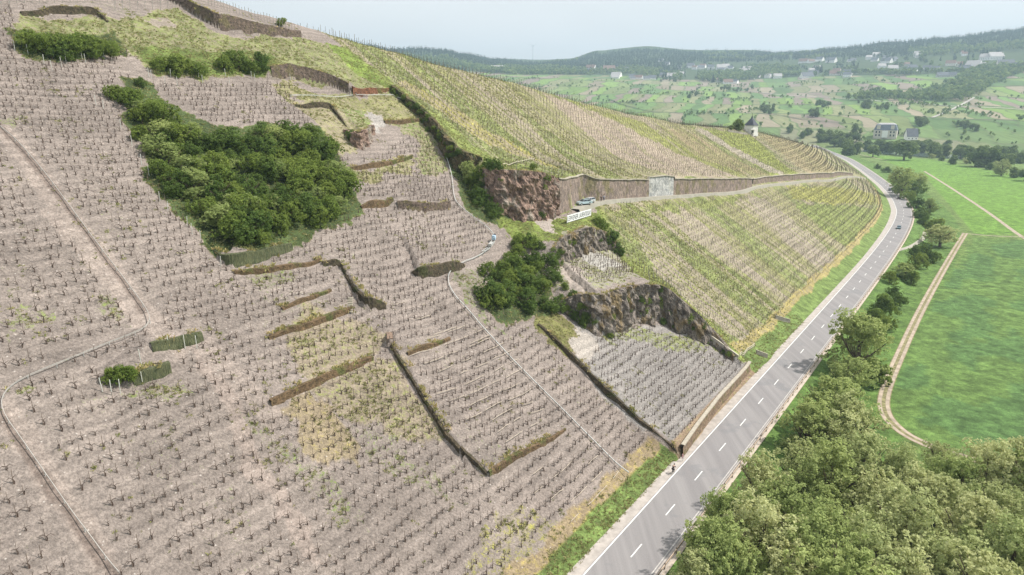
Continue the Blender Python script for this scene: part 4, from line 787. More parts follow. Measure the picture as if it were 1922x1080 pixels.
# skip posts hidden behind the crest
pv = cast(np.stack(pix(W4+[0, 0, 1.5]), -1)); hid = np.linalg.norm(pv-[0, 0, HC], axis=1) < ds-6; W4 = W4[~hid]; ds = ds[~hid]; o_ = np.argsort(ds); print('posts', len(W4))
PM = [mesh_np('vineyard_post', v, q, greym) for v, q in post_t]
for i in o_[:300]: link('vineyard_post', PM[int(i) % 5], None, 'weathered vineyard post in the rows just right of the slate cliff', 'post', 'posts of the nearest trellis rows', None, W4[i], random.uniform(0, 6.28))
rest = o_[300:]; scatter('vineyard_posts', post_t, W4[rest], rs_.random(len(rest))*6.28, .9+.3*rs_.random(len(rest)), simple('post_far', (.2, .18, .15), .9, .4, 3), label='rows of grey vineyard posts across the trellised hillside', cat='posts')
# vine stocks and low shoots along those rows
RV = row_pts(60, 520, 1.9, 1.25, 5, 120, 9); d_c, _, _ = segdist(RV[:, 0], RV[:, 1], CL); m = pip(RV[:, 0], RV[:, 1], cls) & (d_c > 11) & (np.abs(segdist(RV[:, 0], RV[:, 1], np.stack(uv(PTH[:, :2]), -1))[0]) > 3); m &= keep(RV)
for e in (poly_uv([(930, 412), (1060, 408), (1130, 392), (1160, 440), (1210, 520), (1050, 600), (1020, 520), (930, 430)]), poly_uv([(640, 88), (700, 128), (742, 160), (800, 205), (880, 265), (960, 306), (1030, 325), (1046, 396), (900, 345), (790, 222), (735, 172)])): m &= ~pip(RV[:, 0], RV[:, 1], e)
RV = RV[m]; W5 = world_pts(RV)
scatter('trellis_vines', [join([join([prism([(0, 0, -.1), (.05, .04, .7)], [.05, .035])]), prism([(.05, .04, .68), (.5, .25, .78)], [.03, .02])])], W5, rs_.random(len(W5))*6.28, .8+.5*rs_.random(len(W5)), simple('trellis_vine', (.10, .085, .045), .9, .4, 2), label='low budding vines planted in rows across the trellised hillside', cat='grapevines')
# bent canes tied into long rails along some rows
polesm = simple('pale_cane', (.50, .43, .35), .85, .25, 2)
rails = []
for poly, sp, seed in (([(760, 640), (900, 600), (1010, 690), (1060, 800), (930, 850), (870, 850), (800, 740)], 1.75, 3), ([(920, 905), (1100, 840), (1170, 880), (1120, 970), (1060, 1010), (1000, 960)], 1.75, 4), ([(700, 545), (830, 575), (960, 650), (760, 640)], 3.4, 5)):
    q = poly_uv(poly); r = random.Random(seed)
    for v0 in np.arange(q[:, 1].min(), q[:, 1].max(), sp):
        u0 = q[:, 0].min()
        while u0 < q[:, 0].max():
            L = r.uniform(2.2, 7); us = np.arange(u0, u0+L, 1.2); vs = v0+(fbm(us/14, us*0+v0/14, 2, 1)-.5)*1.6; ok = pip(us, vs, q)
            if ok.all() and len(us) > 2:
                X = xy(us, vs); z = near_z(X)+.5+np.array([r.uniform(-.07, .07) for _ in us]); rails.append(np.c_[X, z])
            u0 += L+r.uniform(.4, 2.5)
for p in rails[:280]:
    mb = MB(); c0 = p[0]; mb.tube(p-c0, .055, polesm, 4); mb.build('tied_cane', None, label='pale bent cane tied flat along a row of the bare slope', cat='cane', group='pale tied canes', loc=c0)
print('canes', len(rails))
# ------------------------------------------------------------------ grass tufts on the slope
gt = []
for i in range(6):
    r = np.random.default_rng(100+i); n = 8; a = r.random(n)*6.28; x = r.normal(size=n)*.16; y = r.normal(size=n)*.16; h = .16+.2*r.random(n); w_ = .07+.05*r.random(n)
    p = np.stack([x, y, 0*x-.03], -1); e = np.stack([np.cos(a), np.sin(a), 0*a], -1)*w_[:, None]; tp = p+np.c_[r.normal(size=(n, 2))*.12, h]
    gt.append((np.stack([p-e, p+e, tp+e*.5, tp-e*.5], 1).reshape(-1, 3), np.arange(n*4).reshape(-1, 4)))
from bisect import bisect
def at_grid(arr, P): i = np.clip(np.searchsorted(GU, P[:, 0]), 0, len(GU)-1); j = np.clip(np.searchsorted(GV, P[:, 1]), 0, len(GV)-1); return arr.reshape(UU.shape)[i, j]
r = np.random.default_rng(5); P = np.stack([10+190*r.random(420000)**1.25, 38+130*r.random(420000)], -1)
d_g = at_grid(vd, P); nn_ = fbm(P[:, 0]/.9, P[:, 1]/.9, 2, 44)*.6+fbm(P[:, 0]/4, P[:, 1]/4, 2, 45)*.4
dens = (d_g > .3)*(nn_ > .74-.5*d_g)*np.where(P[:, 0] < 120, .42, .22)+(d_g < .3)*(nn_ > .69)*.25; P = P[r.random(len(P)) < dens]; P = P[keep(P) | (r.random(len(P)) < .5)]
W6 = world_pts(P); px_, py_ = pix(W6); P = P[(px_ > -20) & (px_ < 1940) & (py_ > -10) & (py_ < 1090)]; print('tufts', len(P))
W6 = world_pts(P)
scatter('grass_tufts', gt, W6, r.random(len(P))*6.28, .3+.55*r.random(len(P)), leafmat('tuft', (.22, .25, .09), (.44, .40, .2), .3, 0.), label='tufts of grass and weeds on verges, banks and fallow patches', cat='grass', tone=1)
E_ = []
for st in [s for g in STEPS for s in g if s['kind'] in ('moss', 'brown', 'net', 'dark', 'rock', 'redrock', 'stone')]:
    q = resample(st['P'], .22); n_ = normals2(q); k = len(q)
    for rep_ in range(1): E_.append((q[:, :2]+n_*(r.normal(size=k)*.3+.45)[:, None])[fbm(q[:, 0]/1.5, q[:, 1]/1.5, 2, 6) > (.58 if st['kind'] == 'moss' else .46)])
E_ = np.vstack(E_); W6 = world_pts(E_); W6[:, 2] += .05
scatter('bank_weeds', gt, W6, r.random(len(E_))*6.28, .6+.9*r.random(len(E_)), leafmat('weed', (.27, .28, .10), (.55, .44, .22), .35, 0.), label='dry weeds fringing the tops of the terrace walls and banks', cat='weeds', tone=1)
# creeping shrubs on the rock faces
for st in [s for g in STEPS for s in g if s['kind'] in ('rock', 'dark', 'redrock')]:
    q = resample(st['P'], 1.2); n_ = normals2(q); Xl = xy(q[:, 0], q[:, 1]); nl_ = normals2(Xl)
    for i in range(len(q)):
        if r.random() < {'rock': .5, 'dark': .9, 'redrock': .15}[st['kind']]:
            f = r.random()*.9; lo_ = near_z(Xl[i:i+1]-nl_[i:i+1]*.9)[0]; hi_ = near_z(Xl[i:i+1]+nl_[i:i+1]*.8)[0]
            p = Xl[i]-nl_[i]*(.9-.5*f); plant('bush' if r.random() < .5 else 'dark', 0, 0, r.uniform(1.1, 2.4), f'scrubby shrub clinging to the {st["label"].split(" ")[0]} {st["label"].split(" ")[1]} cliff face', 'shrubs on the cliff faces', 1, None, (*p, lo_*(1-f)+hi_*f-.3))
# ------------------------------------------------------------------ rack railway
steel = simple('galvanised', (.55, .55, .53), .45, .15, 2, metal=.3); steelw = simple('galvanised_pale', (.56, .57, .55), .5, .1, 2)
def rack(px, label, rad, sp, m):
    P = cast(px, .55); q = resample(smooth(P, 6), .8); q[:, 2] = near_z(q[:, :2])+.55; z = np.convolve(np.pad(q[:, 2], 4, 'edge'), np.ones(9)/9, 'valid'); q[:, 2] = np.maximum(z, near_z(q[:, :2])+.25)
    c0 = q[0].copy(); c0[2] -= .6; o = thing('rack_railway_track', label, 'railway track', c0); mb = MB(); mb.tube(q-c0, rad, m, 4); mb.build('rail', o)
    mb = MB(); mb.tube(q-c0-[0, 0, rad*2.2], rad*.6, steel, 4); mb.build('rack', o)
    g_ = [float(near_z(x[None, :2])[0]) for x in q[::sp][:100]]
    for x, g0 in zip(q[::sp][:100], g_): mb = MB(); mb.tube([x-c0, (x[0]-c0[0], x[1]-c0[1], g0-.3-c0[2])], .045, steel, 4); mb.build('support_post', o)
    return q
rk1 = rack([(738, 176), (765, 190), (790, 207), (808, 232), (825, 262), (838, 295), (848, 330), (853, 368), (866, 388), (890, 408), (916, 428), (928, 446), (922, 463), (905, 476), (880, 488), (856, 498), (843, 512), (843, 532), (856, 555), (880, 583), (905, 612), (935, 645), (970, 682), (1010, 722), (1055, 767), (1100, 812), (1150, 862), (1180, 892)], 'silver rack railway winding down the terraces from the grassy top to the road', .065, 4, steelw)
rk0 = rack([(545, 178), (600, 179), (660, 178), (738, 178)], 'short level stretch of silver rack railway on the uppermost terrace', .065, 4, steelw)
rk2 = rack([(0, 232), (40, 272), (85, 325), (130, 385), (175, 445), (220, 505), (255, 553), (275, 582), (281, 600), (272, 614), (250, 624), (200, 643), (140, 667), (80, 693), (30, 713), (8, 732), (2, 752), (12, 782), (45, 830), (90, 895), (135, 958), (180, 1020), (225, 1082)], 'long grey rack railway looping across the bare slope on the far left', .045, 4, simple('old_steel', (.38, .36, .33), .6, .15, 2))
i0 = int(np.argmin([abs(a-925)+abs(b_-452) for a, b_ in zip(*pix(rk1))])); whm = simple('white_paint', (.78, .79, .8), .5, .06, 1); blm = simple('pale_blue_paint', (.42, .55, .66), .4, .08, 1); blk = simple('black_rubber', (.03, .03, .03), .8, .2, 5)
def on(i): a, b_ = rk1[i], rk1[min(i+1, len(rk1)-1)]; d = b_-a; return a, math.atan2(d[1], d[0]), -math.atan2(d[2], math.hypot(d[0], d[1]))
def wagon(i, label, name, parts):
    a, rz, ry = on(i); o = thing(name, label, 'rack train', a); o.rotation_euler = (0, ry, rz)
    for nm, m, bxs in parts:
        mb = MB()
        for c_, d_ in bxs: mb.box(c_, d_, m, 0, .94)
        mb.build(nm, o)
wagon(i0, 'small pale blue rack railway engine parked on the bend', 'rack_engine', [('engine_cover', blm, [((0, 0, .75), (1.1, .8, .7)), ((.1, 0, 1.2), (.5, .5, .3))]), ('drive_unit', blk, [((-.2, 0, .25), (.7, .5, .4))]), ('seat', blk, [((-.85, 0, .6), (.45, .55, .15)), ((-1.05, 0, .85), (.1, .5, .5))])])
wagon(i0+3, 'long white rack railway load wagon coupled below the pale blue engine', 'load_wagon', [('load_bed', steel, [((0, 0, .35), (2.6, .75, .1)), ((0, .38, .55), (2.6, .05, .35)), ((0, -.38, .55), (2.6, .05, .35)), ((1.3, 0, .6), (.06, .75, .5))]), ('bogie', steel, [((.8, 0, .12), (.35, .35, .3)), ((-.8, 0, .12), (.35, .35, .3))]), ('coupling', blk, [((-1.6, 0, .2), (.7, .12, .12))])])
wagon(i0+7, 'rear empty frame wagon of the rack train, lowest on the bend', 'frame_wagon', [('frame', steelw, [((0, .32, .3), (2.6, .06, .08)), ((0, -.32, .3), (2.6, .06, .08)), ((1.3, 0, .3), (.06, .7, .08)), ((-1.3, 0, .3), (.06, .7, .08)), ((0, 0, .3), (.06, .7, .08))]), ('bogie', steel, [((.7, 0, .12), (.3, .3, .3)), ((-.7, 0, .12), (.3, .3, .3))])])
# ------------------------------------------------------------------ guard rail, markers, fences
railm = simple('weathered_rail', (.47, .37, .29), .75, .2, 1.2); pm = simple('rail_post', (.15, .12, .10), .9, .3, 3)
gq = CR[(CL_u := uv(CR)[0]) > 30]; gq = gq[uv(gq)[0] < 560]; gq = resample(gq, 1.); nl = normals2(gq); gl = gq-nl*4.75; o = thing('guard_rail', 'long brownish crash barrier along the river side of the road', 'crash barrier', (*gl[0], 0)); mb = MB(); c0 = np.array([*gl[0], 0])
for i in range(len(gl)-1):
    a, b_ = gl[i], gl[i+1]; n1_, n2_ = nl[i], nl[i+1]
    ring = lambda p, n_: [(*(p+n_*.03), .50), (*(p-n_*.09), .50), (*(p-n_*.09), .80), (*(p+n_*.03), .80), (*(p+n_*.07), .71), (*(p+n_*.0), .65), (*(p+n_*.07), .58)]
    A = ring(a, n1_); B = ring(b_, n2_); mb.add([np.array(v)-c0 for v in A+B], [(k, (k+1) % 7, 7+(k+1) % 7, 7+k) for k in range(7)], railm)
mb.build('rail', o)
for i in range(0, len(gl), 4):
    if i//4 < 100: mb = MB(); p = gl[i]-nl[i]*.02-c0[:2]; mb.box((p[0], p[1], .42), (.14, .14, 1.04), pm, -YAW); mb.build('post', o)
kerbm = simple('kerb_strip', (.50, .43, .36), .9, .15, 1); kl = resample(gl-nl*.3, 2.); link('kerb_strip', strip(kl, .015, -.28, .28, 'kerb_strip', kerbm), kind='structure')
def fence(px, label, h, post_h, pm_, rm_, sp=2.2, rails_=(.45, .95), lift=0., name='railing', wr=.05):
    P = cast(px); q = resample(P[:, :2], sp); z = near_z(q)+lift; c0 = np.array([*q[0], z[0]]); o = thing(name, label, 'fence', c0)
    mb = MB()
    for hh in rails_: mb.tube(np.c_[q, z+hh]-c0, wr, rm_, 4)
    mb.build('rail', o)
    for x, zz in list(zip(q, z))[:100]: mb = MB(); mb.tube([(x[0]-c0[0], x[1]-c0[1], zz-.3-c0[2]), (x[0]-c0[0], x[1]-c0[1], zz+post_h-c0[2])], .06, pm_, 5); mb.build('post', o)
    return o
palew = simple('pale_wood', (.55, .50, .40), .85, .2, 2)
fence([(944, 312), (965, 309), (985, 305), (1003, 301)], 'short wooden railing on the grass above the red rock face', 1.1, 1.3, woodm, palew, 1.6, (.55,), wr=.11)
fence([(1100, 366), (1121, 370), (1170, 367), (1214, 364)], 'thin railing on top of the stained masonry wall', 1, 1., greym, greym, 2.6, (.9,), lift=.1, wr=.03)
fence([(1216, 362), (1262, 358)], 'pale railing above the white concrete facing', 1, 1.1, steelw, steelw, 2.2, (.55, 1.05), lift=.1, wr=.04)
fence([(1266, 360), (1320, 357), (1385, 349)], 'thin railing on top of the long brown masonry wall', 1, 1., greym, greym, 3, (.9,), lift=.1, wr=.03)
def posts(px, label, group, h=1.7, m=None, rad=.05, lean=.12):
    P = cast(px)
    for p in P:
        mb = MB(); mb.tube([(0, 0, -.3), (random.uniform(-lean, lean), random.uniform(-lean, lean), h*random.uniform(.85, 1.1))], rad, m or steelw, 5); mb.build('fence_post', None, label=label, cat='post', group=group, loc=p)
pfm = simple('pale_post', (.60, .60, .55), .8, .2, 2)
posts([(28, 95), (53, 102), (83, 120), (98, 132), (116, 126), (124, 118), (155, 114), (161, 118), (196, 110)], 'pale fence post below the top left bush clump', 'posts below the top left bush clump', m=pfm)
posts([(280, 145), (285, 148), (310, 158), (320, 146), (333, 162), (373, 146), (381, 158), (424, 145), (431, 157), (472, 148), (478, 152), (545, 150)], 'pale fence post along the top edge of the square pink plot', 'posts above the square pink plot', m=pfm)
posts([(181, 198), (194, 204), (227, 242), (248, 275), (266, 310), (280, 330), (300, 378), (315, 397), (352, 424), (361, 440), (378, 455), (415, 500)], 'thin pale post on the left edge of the big slope thicket', 'posts along the left edge of the big thicket', m=pfm)
posts([(193, 735), (210, 742), (226, 738), (268, 722), (265, 682), (318, 658), (348, 655), (370, 655)], 'pale stake beside the netted banks', 'stakes beside the netted banks', m=pfm, h=2.)
posts([(694, 580), (700, 583), (733, 655), (742, 655)], 'wooden post standing by the square slate wall end', 'posts by the slate wall end', m=woodm, h=2.2)
# skyline posts of the topmost vineyards
xs = np.linspace(392, 560, 30); posts([(x, np.interp(x, [380, 560], [6, 62])) for x in xs], 'grey vineyard post standing against the sky on the crest', 'posts on the crest', m=greym, h=2.3, rad=.06)
posts([(x, y) for x in np.linspace(4, 330, 24) for y in (6, 19) if not (y == 19 and 30 < x < 215)], 'vineyard post in the topmost left vineyard', 'posts in the topmost left vineyard', m=greym, h=2.)
# striped hazard marker at the end of the roadside wall
p = cast([(1281, 866)])[0]; o = thing('hazard_marker', 'small red and white striped hazard board at the corner of the roadside wall', 'road sign', p, -YAW+math.pi/2*0); mb = MB(); mb.box((0, .05, .55), (.06, .06, 1.1), steel); mb.build('post', o)
redm = simple('red_paint', (.6, .06, .05), .5, .1, 2); mb = MB(); mb.box((0, 0, .9), (.32, .03, 1.0), whm); mb.build('board', o); mb = MB()
for k in range(4): z = .5+k*.25; mb.add([(-.15, -.019, z), (.15, -.019, z+.12), (.15, -.019, z+.24), (-.15, -.019, z+.12)], [(0, 1, 2, 3)], redm)
mb.build('stripes', o)
# stone steps, plank ramp, roadside concrete bits
P = cast([(656, 588), (657, 562)]); n = 9; o = thing('stone_steps', 'flight of narrow stone steps climbing the reddish brown bank', 'steps', P[0])
for k in range(n):
    q = P[0]+(P[1]-P[0])*k/(n-1)-P[0]; mb = MB(); mb.box((q[0], q[1], q[2]+.25), (1.0, .34, .16), capm, -YAW+.5); mb.build('step', o)
P = cast([(733, 654), (731, 628)]); o = thing('plank_ramp', 'brown wooden plank ramp beside the top of the winding drystone wall', 'ramp', P[0]); mb = MB(); d = P[1]-P[0]; e = np.array([-d[1], d[0], 0]); e /= np.linalg.norm(e); a = np.array([0, 0, 1.5]); b_ = d+[0, 0, .3]
brw = simple('plank', (.24, .17, .125), .85, .3, 3); mb.add([a-e*.45, a+e*.45, b_+e*.45, b_-e*.45, a-e*.45+[0, 0, .12], a+e*.45+[0, 0, .12], b_+e*.45+[0, 0, .12], b_-e*.45+[0, 0, .12]], [(0, 1, 2, 3), (7, 6, 5, 4), (0, 4, 5, 1), (1, 5, 6, 2), (2, 6, 7, 3), (3, 7, 4, 0)], brw); mb.build('planks', o)
for s_ in (-1, 1): mb = MB(); mb.tube([e*.5*s_+[0, 0, -.5], e*.5*s_+[0, 0, 2.1]], .07, woodm, 5); mb.build('post', o)
conm = simple('old_concrete', (.42, .38, .33), .9, .25, 2)
def wallblock(px, h, label):
    P = cast(px); z = near_z(P[:, :2]); c0 = P[0]; d = P[1]-P[0]; L = math.hypot(d[0], d[1]); o = thing('concrete_wall', label, 'wall', c0, math.atan2(d[1], d[0])); dz = d[2]
    mb = MB(); mb.add([(0, -.2, -1), (L, -.2, dz-1), (L, .2, dz-1), (0, .2, -1), (0, -.2, h), (L, -.2, dz+h), (L, .2, dz+h), (0, .2, h)], [(0, 3, 2, 1), (4, 5, 6, 7), (0, 1, 5, 4), (1, 2, 6, 5), (2, 3, 7, 6), (3, 0, 4, 7)], conm); mb.build('wall_face', o)
    mb = MB(); mb.add([(-.05, -.28, h), (L+.05, -.28, dz+h), (L+.05, .28, dz+h), (-.05, .28, h), (-.05, -.28, h+.12), (L+.05, -.28, dz+h+.12), (L+.05, .28, dz+h+.12), (-.05, .28, h+.12)], [(0, 3, 2, 1), (4, 5, 6, 7), (0, 1, 5, 4), (1, 2, 6, 5), (2, 3, 7, 6), (3, 0, 4, 7)], capm); mb.build('coping', o)
wallblock([(1419, 664), (1440, 672)], .9, 'short concrete wall on the green verge near the top of the grey plot'); wallblock([(1455, 598), (1482, 606)], .9, 'small double concrete wall at the foot of the trellised slope, farther up the road')
wallblock([(1322, 625), (1386, 672)], .5, 'low concrete wall running down from the dark cliff towards the roadside gate')
fence([(1388, 672), (1402, 662), (1416, 652)], 'short double wooden handrail at the corner above the grey plot', 1, 1.1, palew, palew, 1.4, (.6, 1.05), wr=.07)
# ------------------------------------------------------------------ name board on the rock shelf
P = cast([(1064, 421), (1109, 407)]); a, b_ = P; c0 = (a+b_)/2; z0 = max(a[2], b_[2]); dx, dy = (b_-a)[:2]; L = math.hypot(dx, dy)*1.0; rz = math.atan2(dy, dx)
o = thing('name_board', 'long white board lettered LEIWENER LAURENTIUSLAY standing on the grassy rock shelf', 'sign', (c0[0], c0[1], c0[2]), rz); o.rotation_euler[1] = -math.atan2(b_[2]-a[2], L)
HB = 1.75; mb = MB(); mb.box((0, 0, .35+HB/2), (L, .06, HB), whm); mb.build('board', o)
for k in range(5): mb = MB(); mb.tube([(-L/2+.4+k*(L-.8)/4, .1, -.6), (-L/2+.4+k*(L-.8)/4, .1, .35+HB*.8)], .05, greym, 5); mb.build('post', o)
for txt, x0, x1 in (('LEIWENER', -L/2+.2, -L*.06), ('LAURENTIUSLAY', -L*.03, L/2-.2)):
    cu = bpy.data.curves.new('txt', 'FONT'); cu.body = txt; cu.size = 1; cu.extrude = .01; to = bpy.data.objects.new('txt', cu); C.objects.link(to); bpy.context.view_layer.update()
    dg = bpy.context.evaluated_depsgraph_get(); me = bpy.data.meshes.new_from_object(to.evaluated_get(dg)); bpy.data.objects.remove(to)
    vs = np.array([v.co for v in me.vertices]); lo, hi = vs.min(0), vs.max(0)
    for v in me.vertices: v.co = (x0+(v.co.x-lo[0])/(hi[0]-lo[0])*(x1-x0), -.045-v.co.z*.5, .35+HB*.16+(v.co.y-lo[1])/(hi[1]-lo[1])*HB*.68)
    me.materials.clear(); me.materials.append(blk); link('lettering', me, o)
# ------------------------------------------------------------------ vehicles
glass, t, b = mat('car_glass', .1); b.inputs['Base Color'].default_value = (.03, .04, .05, 1); b.inputs['Specular IOR Level'].default_value = .6
lampm = simple('head_lamp', (.8, .8, .75), .2, .02, 1); tailm = simple('tail_lamp', (.5, .03, .02), .3, .05, 1)
def car(p, rz, colr, label, est=False, tilt=0., group=None):
    m = simple('car_paint', colr, .3, .03, .5); m.node_tree.nodes['Principled BSDF'].inputs['Coat Weight'].default_value = .5
    o = thing('parked_car' if 'parked' in label else 'car', label, 'car', p, rz, group); o.rotation_euler[1] = tilt
    rear = -1.95 if est else -1.5
    prof = [(-2.2, .35), (-2.22, .85), (-2.1, .98), (-.0, .98), (1.0, .95), (2.05, .82), (2.2, .6), (2.18, .32)]
    mb = MB(); n = len(prof); W = .88
    vs = [(x, -W*(1 if z < .9 else .95), z) for x, z in prof]+[(x, W*(1 if z < .9 else .95), z) for x, z in prof]; mb.add(vs, [tuple(range(n)), tuple(reversed(range(n, 2*n)))]+[(i, n+i, n+(i+1) % n, (i+1) % n) for i in range(n)], m); mb.build('body', o)
    cb = [(rear-.25, .96), (rear, 1.42), (.25, 1.45), (1.05, .95)]; mb = MB(); vs = [(x, -W*(.93 if z < 1.2 else .74), z) for x, z in cb]+[(x, W*(.93 if z < 1.2 else .74), z) for x, z in cb]
    mb.add(vs, [(0, 1, 2, 3), (7, 6, 5, 4), (0, 4, 5, 1), (2, 6, 7, 3)], glass); mb.build('windows', o)
    mb = MB(); mb.box(((rear+.25)/2, 0, 1.45), (.3-rear+.05, W*1.5, .06), m)
    for s_ in (-1, 1):
        for x0, x1 in (((rear-.25), rear), (1.05, .25), (-.45, -.45)): mb.tube([(x0, s_*W*.935, .95), (x1, s_*W*.75, 1.44)], .04, m, 4)
    mb.build('roof', o)
    for x in (-1.35, 1.4):
        for s_ in (-1, 1):
            w_ = link('wheel', None, o, loc=(x, s_*.82, .33)); w_.rotation_euler = (math.pi/2, 0, 0); mb = MB(); mb.lathe([(.2, -.1), (.31, -.1), (.33, -.06), (.33, .06), (.31, .1), (.2, .1)], blk, 14); mb.build('tyre', w_); mb = MB(); mb.lathe([(.19, -.11), (.2, .11)], steel, 10); mb.build('rim', w_)
    for s_ in (-1, 1):
        mb = MB(); mb.box((2.17, s_*.62, .68), (.08, .35, .16), lampm); mb.build('headlight', o); mb = MB(); mb.box((-2.2, s_*.66, .78), (.06, .3, .18), tailm); mb.build('tail_light', o)
    return o
def roadpos(px, py):
    P = ray(px, py); P = P*(60/-P[2]); i = int(np.argmin(np.linalg.norm(CR-P[:2], axis=1))); d = CR[i+1]-CR[i]; return (P[0], P[1], .02), math.atan2(d[1], d[0])
p_, a_ = roadpos(1687, 429.5); car(p_, a_+math.pi, (.10, .16, .19), 'dark blue-green car driving towards the viewer in the road bend')
p_, a_ = roadpos(1687, 373.5); car(p_, a_, (.10, .09, .10), 'small dark car driving away beyond the road bend')
p_, a_ = roadpos(1670, 358); car(p_, a_+math.pi, (.05, .05, .06), 'black car in the tree shadow on the far road', True)
i = 4; ld = pl[i+1]-pl[i]; la = math.atan2(ld[1], ld[0])
P = cast([(1096, 387), (1104, 381)], .3)
def onlane(p):
    j = int(np.argmin(np.linalg.norm(pl-p[:2], axis=1))); return max(zc_[j], near_z(p[None, :2])[0])
car((P[0][0], P[0][1], onlane(P[0])+.05), la+2.6, (.42, .52, .56), 'pale blue parked car with its nose towards the viewer below the masonry wall', group=None); car((P[1][0], P[1][1], onlane(P[1])+.05), la+2.9, (.55, .56, .58), 'silver parked estate car right behind the pale blue one', True)
# ------------------------------------------------------------------ people
skin = simple('skin', (.55, .36, .27), .6, .05, 5)
def person(p, rz, label, top, legs, J=None, name='person', hair=(.05, .035, .02)):
    o = thing(name, label, 'person', p, rz)
    J = J or {'pel': (0, 0, .95), 'che': (0, .02, 1.35), 'nek': (0, .02, 1.5), 'hed': (0, .0, 1.66), 'lh': (-.1, 0, .9), 'lk': (-.11, -.03, .5), 'la': (-.11, .02, .08), 'lt': (-.11, -.16, .04), 'rh': (.1, 0, .9), 'rk': (.12, -.05, .5), 'ra': (.12, .02, .08), 'rt': (.13, -.16, .04),
              'ls': (-.19, .02, 1.4), 'le': (-.25, .03, 1.12), 'lw': (-.22, -.12, .9), 'lf': (-.21, -.16, .82), 'rs': (.19, .02, 1.4), 're': (.25, .03, 1.12), 'rw': (.22, -.12, .9), 'rf': (.21, -.16, .82)}
    E = [('pel', 'che', 0), ('che', 'nek', 0), ('nek', 'hed', 0), ('pel', 'lh', 0), ('lh', 'lk', 0), ('lk', 'la', 0), ('la', 'lt', 0), ('pel', 'rh', 0), ('rh', 'rk', 0), ('rk', 'ra', 0), ('ra', 'rt', 0), ('che', 'ls', 0), ('ls', 'le', 0), ('le', 'lw', 0), ('lw', 'lf', 0), ('che', 'rs', 0), ('rs', 're', 0), ('re', 'rw', 0), ('rw', 'rf', 0)]
    Rd = {'pel': .15, 'che': .165, 'nek': .06, 'hed': .1, 'lh': .095, 'rh': .095, 'lk': .065, 'rk': .065, 'la': .045, 'ra': .045, 'lt': .04, 'rt': .04, 'ls': .07, 'rs': .07, 'le': .045, 're': .045, 'lw': .033, 'rw': .033, 'lf': .04, 'rf': .04}
    def skn(nm, keys, m, grow=0.):
        me = bpy.data.meshes.new(nm); ks = list(keys); me.from_pydata([J[k] for k in ks], [(ks.index(a), ks.index(b_)) for a, b_, _ in E if a in ks and b_ in ks], []); ob = bpy.data.objects.new(nm, me); C.objects.link(ob)
        sk = ob.modifiers.new('s', 'SKIN'); ob.modifiers.new('u', 'SUBSURF').levels = 1
        for i_, k in enumerate(ks): me.skin_vertices[0].data[i_].radius = (Rd[k]+grow, Rd[k]*(.78 if k in ('pel', 'che') else 1)+grow)
        me.skin_vertices[0].data[0].use_root = True; bpy.context.view_layer.update(); dg = bpy.context.evaluated_depsgraph_get(); m2 = bpy.data.meshes.new_from_object(ob.evaluated_get(dg)); bpy.data.objects.remove(ob); m2.materials.clear(); m2.materials.append(m); return link(nm, m2, o)
    skn('body', ['pel']+[k for k in J if k != 'pel'], skin); skn('jacket', ['pel', 'che', 'ls', 'le', 'lw', 'rs', 're', 'rw'], top, .018); skn('trousers', ['pel', 'lh', 'lk', 'la', 'rh', 'rk', 'ra'], legs, .016)
    h = J['hed']; mb = MB(); mb.lathe([(.02, .14), (.07, .125), (.11, .07), (.122, 0), (.10, -.05)][::-1], simple('hair', hair, .8, .2, 5), 10, (h[0], h[1]+.02, h[2]+.02)); mb.build('hair' if name == 'person' and 'rider' not in label else 'helmet', o)
    mb = MB(); mb.box((h[0], h[1]-.112, h[2]+.0), (.025, .03, .035), skin); mb.box((h[0], h[1]-.105, h[2]-.05), (.05, .012, .01), simple('lips', (.4, .18, .15))); [mb.box((h[0]+s_*.035, h[1]-.103, h[2]+.02), (.02, .012, .012), blk) for s_ in (-1, 1)]; [mb.box((h[0]+s_*.107, h[1], h[2]), (.02, .04, .06), skin) for s_ in (-1, 1)]; mb.build('face', o)
    for s_, k in ((-1, 'lf'), (1, 'rf')):
        mb = MB(); f_ = np.array(J[k]); w_ = np.array(J[k[0]+'w']); d = (f_-w_)/np.linalg.norm(f_-w_); sd = np.cross(d, (0, 1, 0)); sd = sd/max(np.linalg.norm(sd), .01)
        for q, (ln_, of) in enumerate(((.07, -.03), (.085, -.01), (.08, .01), (.065, .03))): mb.tube([f_+sd*of, f_+sd*of+d*ln_*.5, f_+sd*of+d*ln_+np.array([0, -.015, -.01])], .009, skin, 4)
        mb.tube([w_+d*.03-sd*.03, w_+d*.07-sd*.06], .01, skin, 4); mb.build('fingers', o)
    return o
darkm = simple('dark_cloth', (.025, .028, .035), .9, .3, 4); lilac = simple('pale_cloth', (.6, .58, .68), .9, .15, 4); jean = simple('jeans', (.12, .14, .2), .9, .2, 4)
P = cast([(1128, 383), (1133, 382)], 0.)
for q, (tp_, lg, lb) in zip(P, ((darkm, darkm, 'person in dark clothes standing on the lane, on the left of two'), (lilac, jean, 'person in a pale top standing on the lane, on the right of two'))): person((q[0], q[1], onlane(q)+.0), random.uniform(-.5, .5), lb, tp_, lg)
